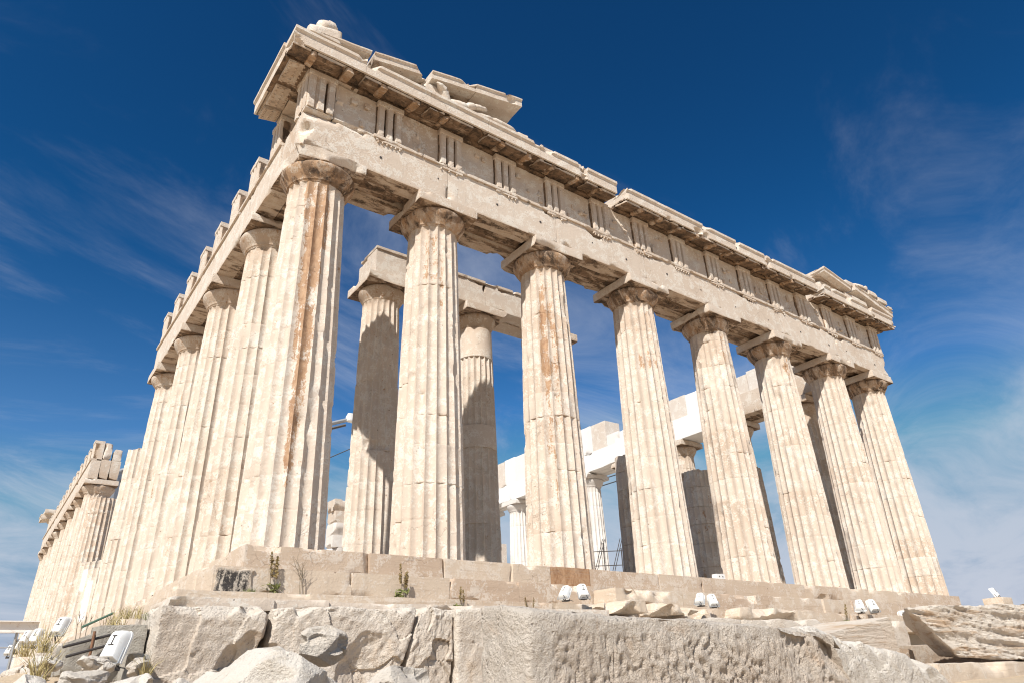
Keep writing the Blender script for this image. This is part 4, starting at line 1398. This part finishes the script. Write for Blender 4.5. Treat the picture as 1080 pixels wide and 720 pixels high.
FB = 'rough foundation blocks under the steps'
quad_block('foundation_block', M_ROUGH, 'rough foundation block at the left corner below the steps, its left side pale and sunlit',
           [(-2.95, -3.9), (-1.75, -3.9), (-1.33, -1.47), (-2.93, -1.47)], -4.1, -2.2, 11, peck=fracture(1.05, .035, 501, .0), res=.022, rnd=.05, amp=.05, rough=.024, chips=9, chipr=.20, group=FB,
           scoops=[(-1.55, -4.05, -2.35, .45, .25)])
quad_block('foundation_block', M_ROUGH, 'widest rough foundation block below the steps, behind the small white rock',
           [(-1.52, -3.9), (0.45, -3.9), (1.20, -1.44), (-1.29, -1.46)], -4.05, -2.2, 12, peck=fracture(0.95, .04, 502, .5), res=.022, rnd=.045, amp=.05, rough=.024, chips=9, chipr=.20, group=FB,
           scoops=[(-1.5, -4.0, -2.4, .35, .2), (0.4, -4.0, -2.3, .5, .2)])
quad_block('foundation_block', M_ROUGH, 'narrow cracked foundation block with a diagonal left edge',
           [(0.62, -3.9), (1.93, -3.9), (1.95, -1.42), (1.27, -1.44)], -4.0, -2.2, 13, peck=fracture(1.3, .06, 503, .6), res=.022, rnd=.05, amp=.07, rough=.028, chips=9, chipr=.35, group=FB)
quad_block('foundation_block', M_ROUGH, 'foundation block half hidden by the big pecked block in front',
           [(2.0, -3.9), (4.3, -3.9), (4.3, -1.40), (2.0, -1.42)], -4.1, -2.2, 14, peck=fracture(1.1, .03, 504, 0), res=.03, rnd=.04, amp=.05, rough=.02, chips=8, chipr=.3, group=FB)
x = 4.35
fl_ = ['foundation block right of the one behind the pecked block, almost hidden', 'low foundation block below the pair of lamps in the middle of the steps',
       'low foundation block between the middle lamps and the right lamps', 'low foundation block nearest the right-hand pair of lamps']
for k, L in enumerate((2.6, 3.4, 3.8, 4.2)):
    quad_block('foundation_block', M_ROUGH, fl_[k], [(x, -3.6), (x+L-.05, -3.6), (x+L-.05, -1.50+.03*k), (x, -1.48)], -4.0, -2.2, 15+k, res=.09, rnd=.05, amp=.06, rough=.02, chips=9, chipr=.4, group=FB)
    x += L
# thin bedding slabs between the lowest step and the foundation
x = -2.75; k = 0
bl = ['thin levelling slab at the left end, on the corner foundation block', 'thin levelling slab second from the left on the foundation', 'thin levelling slab above the narrow cracked foundation block',
      'thin levelling slab just left of the big pecked block', 'thin levelling slab behind the top of the big pecked block']
for L in (1.55, 0.95, 1.9, 2.1, 2.4):
    quad_block('levelling_slab', M_MARBLE, bl[k], [(x, -1.50), (x+L-.02, -1.50), (x+L-.02, -1.32+.012*(k % 2)), (x, -1.33)], -3.75+.05*(k % 3), -2.3, 30+k, res=.05, rnd=.018, amp=.02, rough=.006, chips=7, chipr=.15, group='levelling slabs', cat='stone slab', tone=.05)
    x += L; k += 1

# the big pecked block nearest the camera
quad_block('pecked_block', M_PECK, 'biggest nearest block with coarse pecked face and smooth pale left end', [(-2.72, -3.5), (0.27, -3.5), (0.33, -2.40), (-2.71, -2.295)], -12.3, -11.85, 51,
           peck=peck_front, res=.012, rnd=.030, amp=.035, freq=2.2, rough=.014, chips=2, chipr=.05, scoops=[(0.3, -12.3, -2.3, .35, .12), (-0.2, -12.35, -2.32, .3, .05)], top_tilt=0.05)


def cut_rock(name, mat, label, c, s, seed, cat='rock', group=None, n=5, res=26, rough=.03, rotz=0.0, cuts=16, lo=.50):
    rng = np.random.RandomState(seed)
    I, Q = gridbox(res, res, res)
    D = I/res*2-1
    D = D/np.linalg.norm(D, axis=1)[:, None]
    P = D*1.0
    for k in range(cuts):
        nn = rng.normal(size=3); nn /= np.linalg.norm(nn)
        d = rng.uniform(lo, .88)
        s_ = P@nn-d
        P = P-np.where(s_ > 0, s_, 0)[:, None]*nn
    for k in range(26 if res > 20 else 6):
        ctr = P[rng.randint(len(P))].copy()
        nn = ctr/np.linalg.norm(ctr)+rng.normal(0, .55, 3); nn /= np.linalg.norm(nn)
        rad = rng.uniform(.2, .5)
        dd = np.linalg.norm(P-ctr, axis=1)/rad+.2*fbm(P*4+k, seed+k, 2)
        cut = (P-ctr)@nn+rad*rng.uniform(.08, .25)
        P = P-nn*(np.clip(cut, 0, None)*np.clip((1.05-dd)*6, 0, 1))[:, None]
    P = P+D*(0.055*fbm(P*1.6+seed, seed, 4)+rough*fbm(P*6+seed, seed+3, 4))[:, None]
    P = P*np.array(s)
    ca, sa = math.cos(rotz), math.sin(rotz)
    P = np.column_stack([P[:, 0]*ca-P[:, 1]*sa, P[:, 0]*sa+P[:, 1]*ca, P[:, 2]])+np.array(c)
    g = Geo().add(P, Q, wx=(rng.uniform(.3, .7), 0, 0, 0))
    o = g.build(name, mat, None, sharp=24, loc=(c[0], c[1], c[2]-s[2]))
    return tag(o, label, cat, group)


cut_rock('boulder', M_PALE, 'long low pale boulder at the bottom edge, white rock lying on it', (-3.05, -9.6, -3.05), (1.15, .7, .72), 61, res=56, rough=.03, lo=.62)
cut_rock('white_rock', M_PALE, 'small angular white rock lying on the pale boulder', (-2.57, -9.15, -2.30), (.25, .2, .18), 63, res=30, rough=.02, cuts=12, lo=.55)
cut_rock('boulder', M_PALE, 'flat pale stone at the bottom edge between the boulder and the pecked block', (-1.3, -9.9, -2.95), (.75, .6, .46), 65, res=40, rough=.03)
cut_rock('boulder', M_PALE, 'stone wedged under the flat pale stone left of the pecked block', (-1.35, -8.4, -2.75), (.6, .5, .4), 66, res=30)
# right of it
quad_block('pale_block', M_PALE, 'pale pitted block with rounded right end, right of the pecked block', [(1.0, -3.6), (4.0, -3.6), (3.2, -2.62), (1.02, -2.30)], -11.6, -10.7, 71, peck=fracture(1.6, .03, 505, 0),
           res=.025, rnd=.13, amp=.05, freq=1.8, rough=.02, chips=6, chipr=.4)
quad_block('wedge_slab', M_STRATA, 'smooth sloping slab behind the pale block, left of the layered slab', [(3.3, -2.9), (5.3, -2.9), (5.25, -2.03), (3.4, -2.28)], -10.2, -9.2, 73,
           res=.05, rnd=.02, amp=.02, rough=.006, chips=4, chipr=.15, cat='stone slab')
quad_block('layered_slab', M_STRATA, 'large layered marble slab lying at the right edge with shadow beneath', [(6.0, -2.56), (11.4, -2.76), (11.2, -1.70), (4.92, -1.955)], -10.6, -9.3, 75, back_shift=(2.3, 0.03), peck=ledges,
           res=.028, rnd=.05, amp=.07, freq=1.3, rough=.02, chips=8, chipr=.3, cat='stone slab', tone=.05)
quad_block('support_stone', M_STEP, 'brownish squared stone in the shadow under the layered slab', [(5.0, -3.1), (6.3, -3.1), (6.25, -2.44), (5.0, -2.36)], -9.9, -8.9, 77, res=.07, rnd=.02, amp=.015, rough=.005, chips=4, chipr=.12, tone=.9)
quad_block('support_stone', M_STEP, 'long squared stone in the shadow deep under the layered slab', [(6.4, -3.1), (18.5, -3.1), (18.5, -2.30), (6.4, -2.34)], -8.9, -8.0, 78, res=.1, rnd=.02, amp=.015, rough=.005, chips=4, chipr=.12, tone=.8)
quad_block('flat_stone', M_STEP, 'flat pale stone at the bottom right below the layered slab', [(4.4, -3.4), (7.2, -3.4), (7.1, -2.665), (4.5, -2.64)], -11.0, -8.0, 79, res=.06, rnd=.03, amp=.03, rough=.01, chips=6, chipr=.2, tone=.3)
quad_block('flat_stone', M_STEP, 'squared stone at the bottom right corner of the view', [(7.25, -3.4), (13.5, -3.4), (13.5, -2.69), (7.25, -2.68)], -11.0, -8.0, 81, res=.06, rnd=.02, amp=.02, rough=.01, chips=5, chipr=.2, tone=.7)
# stones lying on the steps
quad_block('broken_stone', M_STEP, 'broken pale stone on the step just right of the middle pair of lamps', [(6.5, -1.30), (8.0, -1.30), (7.9, -.98), (6.75, -1.08)], -3.1, -2.2, 91, res=.05, rnd=.06, amp=.07, rough=.02, chips=12, chipr=.35, tone=.1, group='stones on the steps')
quad_block('broken_stone', M_STEP, 'low broken stone on the step left of the second pair of lamps', [(8.4, -1.30), (10.2, -1.30), (10.0, -1.10), (8.5, -1.05)], -3.0, -2.2, 92, res=.05, rnd=.06, amp=.07, rough=.02, chips=12, chipr=.35, tone=.1, group='stones on the steps')
quad_block('broken_stone', M_STEP, 'long broken stone on the lowest step right of the second pair of lamps', [(11.6, -1.40), (15.4, -1.40), (15.3, -1.08), (11.8, -1.05)], -2.9, -2.2, 94, res=.08, rnd=.05, amp=.07, rough=.02, chips=14, chipr=.35, tone=.2, group='stones on the steps')
quad_block('dentil_stone', M_STEP, 'long stone with square cuttings on the step between the two pairs of lamps', [(7.5, -1.08), (9.9, -1.08), (9.9, -.70), (7.5, -.66)], -2.55, -1.75, 93, res=.06, rnd=.03, amp=.02, rough=.01, chips=14, chipr=.2, tone=.3,
           scoops=[(8.0, -2.6, -.75, .16, .14), (8.5, -2.6, -.75, .16, .14), (9.0, -2.6, -.78, .16, .14)])
quad_block('plinth_block', M_STEP, 'flat square block beyond the far right column', [(30.3, -.6), (31.3, -.6), (31.3, -.16), (30.3, -.16)], -2.5, -1.7, 95, res=.1, rnd=.03, amp=.02, chips=4, chipr=.2, tone=.2)
# dark crusted block at the near corner of the second step
g = Geo()
block(g, (-1.65, -1.735, -1.04), (-0.98, -1.5, -0.575), res=.035, rnd=.02, amp=.03, freq=5, rough=.015, chips=5, chipr=.1, seed=97, wx=(.6, .2, 1.25, 0))
V = g.v[0]
g.w[0][:, 2] = np.clip(1.35-np.maximum(np.abs(V[:, 0]+1.36)/.33, np.abs(V[:, 2]+.86)/.26)+.35*fbm(V*5, 98, 3), 0, 1)
o = g.build('step_block', M_BLACK, temple, label='black crusted block at the near corner of the second step')

# masonry and rubble along the south flank
quad_block('poros_block', M_POROS, 'grey poros block behind the nearest floodlight, upper one', [(-3.62, -2.5), (-2.98, -2.5), (-2.98, -1.72), (-3.60, -1.72)], -3.7, -3.0, 101, res=.04, rnd=.02, amp=.02, rough=.014, chips=4, chipr=.12, group='grey poros blocks')
quad_block('poros_block', M_POROS, 'grey poros block beside the corner foundation block, lower one', [(-3.28, -3.2), (-2.98, -3.2), (-2.98, -2.12), (-3.26, -2.12)], -4.3, -3.72, 102, res=.04, rnd=.02, amp=.02, rough=.014, chips=4, chipr=.12, group='grey poros blocks')
quad_block('poros_block', M_POROS, 'pale flat poros slab left of the floodlight with iron bars', [(-3.95, -2.35), (-3.60, -2.35), (-3.60, -1.80), (-3.95, -1.95)], -3.6, -2.6, 103, res=.05, rnd=.03, amp=.03, rough=.014, chips=4, chipr=.12, group='grey poros blocks')
rk = np.random.RandomState(9)
wp_ = [(-4.05, -6.6, -2.55, .34, .3, .22, 'whitish boulder at the bottom left below the nearest floodlight'), (-3.55, -6.3, -2.62, .42, .3, .25, 'whitish flat boulder under the nearest floodlight'),
       (-4.45, -6.9, -2.6, .36, .3, .2, 'whitish boulder at the bottom left corner'), (-3.1, -6.2, -2.72, .35, .3, .26, 'whitish boulder against the corner foundation block'),
       (-3.75, -5.2, -2.30, .22, .2, .16, 'small tan stone under the floodlight post'), (-4.25, -5.0, -2.28, .2, .2, .14, 'pinkish small stone left of the floodlights'),
       (-3.3, -5.2, -2.35, .2, .15, .15, 'triangular broken stone below the poros blocks')]
for i, (x, y, z, a, b_, c_, lab) in enumerate(wp_):
    cut_rock('boulder', M_PALE, lab, (x, y, z), (a, b_, c_), 110+i, res=26, rough=.04, rotz=rk.uniform(0, 3), group='rubble along the south side')
n_r = 0
for i in range(150):
    y = rk.uniform(-6.5, 40); x = -3.3-abs(rk.normal(0, .9))+.012*(y+6)*0
    s_ = rk.uniform(.06, .26)
    z = float(terrain_z(np.array([x]), np.array([y]))[0])
    cut_rock('rubble_stone', M_PALE if rk.rand() < .7 else M_ROUGH, 'small broken stone in the rubble bank along the south side', (x, y, z+s_*.25), (s_, s_*rk.uniform(.6, 1), s_*rk.uniform(.5, .8)), 200+i,
             group='small rubble stones', res=8 if y > 2 else 12, rough=.05, rotz=rk.uniform(0, 3))


# ------------------------------------------------------------------ floodlights
def floodlight(label, loc, rotz, tilt, scale=1.0, post=0.25, group='white floodlights'):
    t = thing('floodlight', label, 'floodlight', loc, group)
    def tr(P, z0=post+0.30):
        P = np.asarray(P, float)*scale
        ct, s_ = math.cos(tilt), math.sin(tilt)
        P = np.column_stack([P[:, 0], P[:, 1]*ct-P[:, 2]*s_, P[:, 1]*s_+P[:, 2]*ct])
        P[:, 2] += z0*scale
        ct, s_ = math.cos(rotz), math.sin(rotz)
        return np.column_stack([P[:, 0]*ct-P[:, 1]*s_, P[:, 0]*s_+P[:, 1]*ct, P[:, 2]])+np.array(loc)
    # housing: a shallow box, wide at the foot and rounded at the head; +y is the lit side, -y the back
    def outline(sc_, grow=0.0):
        pts = [(-.205, -.30), (.205, -.30), (.175, .12)]
        for q in range(1, 8):
            a = q/8*math.pi/2
            pts.append((.175-.085*(1-math.cos(a)), .12+.17*math.sin(a)))
        full = pts+[(-x_, z_) for (x_, z_) in pts[::-1] if z_ > -.2]
        full = np.array(full)
        c_ = np.array([0, -.02])
        d_ = full-c_
        return c_+d_*sc_+d_/np.linalg.norm(d_, axis=1)[:, None]*grow
    def loft(secs):
        g = Geo(); V = []; n_ = None
        for (y, sc_, gr) in secs:
            o_ = outline(sc_, gr); n_ = len(o_)
            V.append(np.column_stack([o_[:, 0], np.full(n_, y), o_[:, 1]]))
        V = np.concatenate(V); ns = len(secs)
        V = np.concatenate([V, [V[:n_].mean(0)], [V[-n_:].mean(0)]])
        i = np.arange(n_); j = (i+1) % n_
        Q = np.concatenate([np.column_stack([k*n_+i, k*n_+j, (k+1)*n_+j, (k+1)*n_+i]) for k in range(ns-1)])
        T = np.concatenate([np.column_stack([np.full(n_, ns*n_), j, i]), np.column_stack([np.full(n_, ns*n_+1), (ns-1)*n_+i, (ns-1)*n_+j])])
        return g.add(tr(V), Q, T)
    loft([(-.125, .70, 0), (-.122, .78, 0), (-.10, .86, 0), (.0, .97, 0), (.078, 1.0, 0)]).build('housing', M_WHITE, t, sharp=30, loc=loc)
    loft([(.08, 1.0, .004), (.082, 1.0, .014), (.118, 1.0, .014), (.12, 1.0, .004)]).build('front_frame', M_WHITE, t, sharp=30, loc=loc)
    loft([(.121, .9, 0), (.126, .9, 0)]).build('glass', M_GLASS, t, loc=loc)
    # dark latch bars on the back plate
    g = Geo()
    for (a, b_) in (((-.05, -.134, .14), (.05, -.134, .14)), ((0, -.134, .14), (0, -.134, -.03)), ((-.065, -.134, -.03), (.065, -.134, -.03))):
        tube(g, tr(np.array([a]))[0], tr(np.array([b_]))[0], .010*scale, 6)
    g.build('latch', M_IRON, t, loc=loc)
    # yoke
    g = Geo()
    for s_ in (-1, 1):
        pts = [(s_*.238, 0.0, -.05), (s_*.25, 0.0, -.34)]
        tube(g, tr(np.array([pts[0]]))[0], tr(np.array([pts[1]]))[0], .016*scale, 6)
    tube(g, tr(np.array([(-.25, 0.0, -.34)]))[0], tr(np.array([(.25, 0.0, -.34)]))[0], .016*scale, 6)
    g.build('bracket', M_GREY, t, loc=loc)
    g = Geo()
    p0 = tr(np.array([(.05, -.10, -.26)]))[0]
    cp_ = [p0, p0+np.array([.05, -.03, -.10])*scale, np.array(loc)+np.array([.14, -.06, .03])*scale, np.array(loc)+np.array([.42, .05, -.005])*scale]
    for a, b_ in zip(cp_[:-1], cp_[1:]):
        tube(g, a, b_, .011*scale, 6)
    g.build('cable', M_CABLE, t, loc=loc)
    c = tr(np.array([(0, 0.0, -.34)]))[0]
    g = Geo(); tube(g, (loc[0], loc[1], loc[2]), c, .024*scale, 8)
    g.build('post', M_IRON, t, loc=loc)
    g = Geo(); block(g, (loc[0]-.12*scale, loc[1]-.12*scale, loc[2]-.02), (loc[0]+.12*scale, loc[1]+.12*scale, loc[2]+.03), res=.1, rnd=.006, amp=0)
    g.build('base_plate', M_IRON, t, loc=loc)
    return t


# along the south flank, aimed up at the columns
FLANK = [((-3.45, -4.45, -2.32), 'nearest white floodlight on the rubble bank, in front of grey poros blocks'),
         ((-3.78, -0.60, -1.88), 'second white floodlight of the row, on a tall dark post'),
         ((-3.86, 2.9, -1.66), 'third white floodlight of the row along the south side, leaning right'),
         ((-3.83, 6.4, -1.45), 'fourth white floodlight of the row along the south side'),
         ((-3.82, 9.5, -1.45), 'fifth white floodlight of the row along the south side'),
         ((-3.80, 13.0, -1.40), 'farthest white floodlight visible at the left edge')]
for i, (l, lab) in enumerate(FLANK):
    floodlight(lab, l, R(-52)+(i % 3-1)*0.10, R(-20)-.06*(i % 2), (.68 if i == 0 else .54), post=0.12 if i != 1 else 0.40)
g = Geo(); block(g, (-4.05, -.85, -2.15), (-3.6, -.35, -1.80), res=.06, rnd=.03, amp=.02, rough=.01, chips=4, chipr=.1, seed=301, wx=(.3, 0, 0, 0))
tag(g.build('lamp_plinth', M_ROUGH, None, loc=(-3.82, -.6, -2.15)), 'squat stone block carrying the second floodlight of the row', 'stone block')
# on the front steps, in pairs
SP = [((5.72, -2.75, -1.05), 0.9, 'left lamp of the first pair on the front steps, turned sideways'), ((6.25, -2.75, -1.00), 0.0, 'right lamp of the first pair on the front steps, seen from behind'),
      ((10.35, -2.75, -1.05), 0.85, 'left lamp of the second pair on the front steps'), ((10.85, -2.75, -1.07), 0.1, 'right lamp of the second pair on the front steps'),
      ((18.2, -2.75, -1.07), 0.7, 'left lamp of the pair on the steps at the right'), ((19.0, -2.75, -1.05), 0.1, 'right lamp of the pair on the steps at the right'),
      ((21.8, -2.3, -1.30), 0.3, 'lone lamp lying low behind the layered slab'), ((30.75, -2.1, -0.16), -0.5, 'lamp beside the flat block beyond the last column')]
for i, (l, a, lab) in enumerate(SP):
    floodlight(lab, l, R(-20)-a, R(-26)-.25*(a > .5), .58 if i < 4 else .72, post=0.02)
# small white junction box on the stylobate
g = Geo(); block(g, (13.55, -.92, .004), (13.95, -.72, .16), res=.1, rnd=.012, amp=0)
jb = g.build('junction_box', M_WHITE, None, loc=(13.75, -.82, 0)); tag(jb, 'small white box on the top step between the fourth and fifth columns', 'box')
g = Geo()
for q in (-.08, .08):
    tube(g, (13.75+q, -.93, .08), (13.75+q, -.915, .08), .02, 8)
g.build('socket', M_IRON, jb)

# steel beam on trestles beside the west end, iron bars, pipe
bm = thing('steel_beam', 'white steel I-beam at the left edge resting on thin posts', 'beam', (-4.6, 9.4, -2.0))
g = Geo()
block(g, (-7.5, 9.30, -.93), (-3.42, 9.55, -.90), res=.5, rnd=.003, amp=0)
block(g, (-7.5, 9.30, -.65), (-3.42, 9.55, -.62), res=.5, rnd=.003, amp=0)
block(g, (-7.5, 9.415, -.899), (-3.43, 9.435, -.651), res=.5, rnd=.003, amp=0)
g.build('girder', plain_mat('pale_beam_paint', (.70, .66, .62), .5, 0, .1, 4, dirt=(.42, .27, .17)), bm)
for x in (-4.9, -3.9):
    g = Geo(); tube(g, (x, 9.42, -2.6), (x, 9.42, -.93), .035, 8)
    tube(g, (x-.5, 9.42, -1.3), (x+.5, 9.42, -1.3), .02, 6)
    g.build('post', M_GREY, bm)
for i, (a, b_, mt, nm, lab, ct) in enumerate((((-4.0, -3.9, -2.02), (-3.45, -3.75, -1.86), M_IRON, 'iron_bar', 'upper dark iron bar left of the nearest floodlight', 'iron bar'),
                                          ((-3.95, -4.0, -2.14), (-3.45, -3.85, -1.99), M_IRON, 'iron_bar', 'lower dark iron bar left of the nearest floodlight', 'iron bar'),
                                          ((-3.75, -3.2, -1.72), (-3.35, -2.9, -1.50), M_GREENP, 'green_pipe', 'green painted pipe slanting above the grey poros blocks', 'pipe'),
                                          ((-3.66, -3.85, -2.2), (-3.66, -3.85, -1.82), M_RUST, 'rusty_stake', 'short rusty stake crossing the iron bars', 'stake'))):
    g = Geo(); tube(g, a, b_, .018, 8)
    tag(g.build(nm, mt, None, loc=a), lab, ct)

# ------------------------------------------------------------------ works seen far behind: crane jib, cables, scaffold
cr = thing('crane', 'white telescopic crane jib seen between the first two columns', 'crane', (4, 52, -2.5))
g = Geo(); tube(g, (2.5, 53.2, 15.2), (20.6, 45.4, 21.0), .26, 4, .2); g.build('jib', M_GREY, cr)
g = Geo(); tube(g, (2.5, 53.2, 14.3), (20.3, 45.5, 20.4), .13, 6); g.build('cylinder', M_IRON, cr)
g = Geo(); block(g, (20.3, 45.0, 20.75), (21.2, 45.7, 21.5), res=.15, rnd=.16, amp=.05); g.build('head', M_WHITE, cr)
g = Geo(); tube(g, (2.5, 53.2, -2.5), (2.5, 53.2, 15.2), .5, 10); g.build('mast', M_GREY, cr)
g = Geo(); tube(g, (17.5, 48.0, 16.3), (22.5, 45.5, 19.0), .05, 5); tag(g.build('cable', M_CABLE, None, loc=(17.5, 48, 16.3)), 'thin slanting cable below the crane jib', 'cable')
for i, dz in enumerate((0, .55)):
    g = Geo(); tube(g, (30.5, 30.5, 10.2+dz), (38.5, 24.0, 12.9+dz), .05, 5)
    tag(g.build('cable', M_CABLE, None, loc=(30.5, 30.5, 10.2)), ('lower' if i == 0 else 'upper')+' of two cables crossing the sky between the third and fourth columns', 'cable')
sc = thing('scaffold', 'dark scaffold tubes behind the gap between third and fourth columns', 'scaffold', (22, 13, 0.4))
g = Geo()
for q in range(4):
    tube(g, (20.6+.75*q, 14.2-.6*q, .42), (20.6+.75*q, 14.2-.6*q, 4.6-.3*q), .03, 6)
g.build('upright', M_IRON, sc)
g = Geo()
for q in range(4):
    tube(g, (20.2, 14.4, 1.3+.75*q), (23.3, 12.1, 1.3+.75*q), .025, 6)
g.build('rail', M_IRON, sc)
g = Geo()
for q in range(3):
    tube(g, (20.6+.75*q, 14.2-.6*q, 1.3), (21.35+.75*q, 13.6-.6*q, 4.2), .022, 6)
    tube(g, (20.75+.75*q, 14.2-.6*q, 1.3), (21.5+.75*q, 13.6-.6*q, 4.2), .022, 6)
g.build('brace', M_IRON, sc)


# ------------------------------------------------------------------ weeds
def seed_weed(label, loc, h, seed, stalks=2, lean=0.0, group='dry weeds with seed heads'):
    rng = np.random.RandomState(seed)
    t = thing('weed', label, 'weed', loc, group)
    for k in range(stalks):
        hh = h*rng.uniform(.7, 1.0) if k else h
        b0 = np.array(loc)+np.array([rng.uniform(-.05, .05)+.07*k, rng.uniform(-.04, .04), 0])
        top_ = b0+np.array([rng.uniform(-.1, .1)*h+lean, rng.uniform(-.05, .05), hh])
        mid = (b0+top_)/2+np.array([rng.uniform(-.03, .03), 0, 0])
        g = Geo(); tube(g, b0, mid, .008, 5, .006); tube(g, mid, top_, .006, 5, .004)
        g.build('stalk', M_TWIG, t, loc=b0)
        g = Geo(); V = []; T = []
        n = 0
        for q in range(150):
            u = rng.rand(); p = mid*(1-u)*1.0+top_*u
            p = b0+(top_-b0)*(.45+.55*u)
            wd = .034*h/.6*math.sin(math.pi*min(1, .12+.88*u))+.008
            d = rng.normal(size=3); d /= np.linalg.norm(d)
            p = p+d*wd*rng.rand()**.5
            s_ = rng.uniform(.006, .012)*h/.6
            a, b_ = rng.normal(size=3)*s_, rng.normal(size=3)*s_
            V += [p-a, p+b_, p+a, p-b_]; T.append((n, n+1, n+2, n+3)); n += 4
        g.add(np.array(V), np.array(T))
        g.build('seed_head', M_SEED, t, smooth=False, loc=b0)
    g = Geo(); V = []; Q = []; n = 0
    for q in range(60):
        p = np.array(loc)+np.array([rng.normal(0, .07), rng.normal(0, .05), rng.uniform(0, .14)*h/.5])
        a, b_ = rng.normal(size=3)*.022, rng.normal(size=3)*.03
        V += [p-a, p+b_, p+a, p-b_]; Q.append((n, n+1, n+2, n+3)); n += 4
    g.add(np.array(V), np.array(Q)); g.build('leaves', M_LEAF, t, smooth=False, loc=loc)
    return t


def twig_weed(label, loc, h, seed):
    rng = np.random.RandomState(seed)
    g = Geo()
    def br(p, d, L, r, dep):
        q = p+d*L
        tube(g, p, q, r, 5, r*.7)
        if dep:
            for _ in range(3):
                nd = d+rng.normal(0, .35, 3); nd[2] = abs(nd[2])+.3; nd /= np.linalg.norm(nd)
                br(p+(q-p)*rng.uniform(.5, 1), nd, L*rng.uniform(.45, .7), r*.6, dep-1)
    for k in range(3):
        d = np.array([rng.normal(0, .12), rng.normal(0, .1), 1]); d /= np.linalg.norm(d)
        br(np.array(loc)+np.array([rng.normal(0, .04), rng.normal(0, .03), 0]), d, h*.5, .006, 2)
    return tag(g.build('dry_weed', M_TWIG, None, loc=loc), label, 'weed')


def tuft(label, loc, r, h, n, seed, mat=None, group='dry grass tufts', name='grass_tuft', lean=(0, 0)):
    rng = np.random.RandomState(seed)
    V = []; Q = []; k = 0
    for q in range(n):
        b0 = np.array(loc)+np.array([rng.normal(0, r*.5), rng.normal(0, r*.4), 0])
        d = np.array([rng.normal(0, .35)+lean[0], rng.normal(0, .35)+lean[1], 1.0])*h*rng.uniform(.4, 1)
        a = rng.uniform(0, math.pi); wv = np.array([math.cos(a), math.sin(a), 0])*.005
        m_ = b0+d*.55; e = b0+d+np.array([d[0]*.4, d[1]*.4, -abs(d[0])*.25])
        V += [b0-wv, b0+wv, m_+wv*.8, m_-wv*.8, e]
        Q.append((k, k+1, k+2, k+3)); Q.append((k+3, k+2, k+4, k+4)); k += 5
    V = np.array(V); Qa = np.array([q for q in Q if q[2] != q[3]]); T = np.array([q[:3] for q in Q if q[2] == q[3]])
    g = Geo().add(V, Qa, T)
    return tag(g.build(name, mat or M_STRAW, None, smooth=False, loc=loc), label, 'grass', group)


seed_weed('tall weed with brown seed heads left of the bare twig plant on the step', (-0.62, -1.78, -1.06), .80, 1, 2)
twig_weed('bare grey twig plant on the second step near the corner', (0.0, -1.80, -1.06), .95, 2)
seed_weed('weed with brown seed heads standing below the second column', (2.03, -1.85, -1.06), .72, 3, 3)
seed_weed('weed with two seed heads above the narrow foundation block', (3.0, -2.5, -1.34), .52, 4, 2)
seed_weed('small yellowish weed left of the first pair of step lamps', (4.86, -2.5, -1.34), .36, 5, 2)
seed_weed('small green weed left of the right-hand lamp pair', (17.6, -2.5, -1.50), .70, 6, 1)
seed_weed('lower green weed just left of the right-hand lamp pair', (18.4, -2.6, -1.55), .45, 7, 1)
for i, (l, r, h, n, lab) in enumerate((((-3.05, -2.6, -1.55), .22, .26, 90, 'thick tuft of dry grass beside the corner of the steps'), ((-3.32, -3.0, -1.70), .16, .28, 60, 'dry grass tuft above the upper poros block'),
                                       ((-2.85, -3.3, -1.62), .14, .18, 60, 'low green-yellow grass tuft at the left end of the steps'), ((-1.52, -4.0, -2.45), .08, .30, 60, 'few grass blades in the gap between foundation blocks'),
                                       ((-4.15, -3.2, -2.05), .10, .5, 60, 'tall straw stems left of the iron bars'), ((-4.3, -5.2, -2.45), .10, .5, 60, 'tall yellow straw stems at the bottom left'),
                                       ((-3.2, -5.3, -2.45), .06, .32, 50, 'straw tuft right of the nearest floodlight post'), ((-1.05, -1.85, -1.06), .10, .16, 90, 'small green tuft beside the black crusted block'),
                                       ((-4.1, 1.2, -1.9), .15, .4, 80, 'straw tuft below the third floodlight'))):
    tuft(lab, l, r, h, n, 400+i, M_LEAF if 'green' in lab else None)
# reddish scrub on the bank
twig_weed('dry reddish shrub behind the iron bars', (-3.62, -2.2, -1.85), .5, 21)
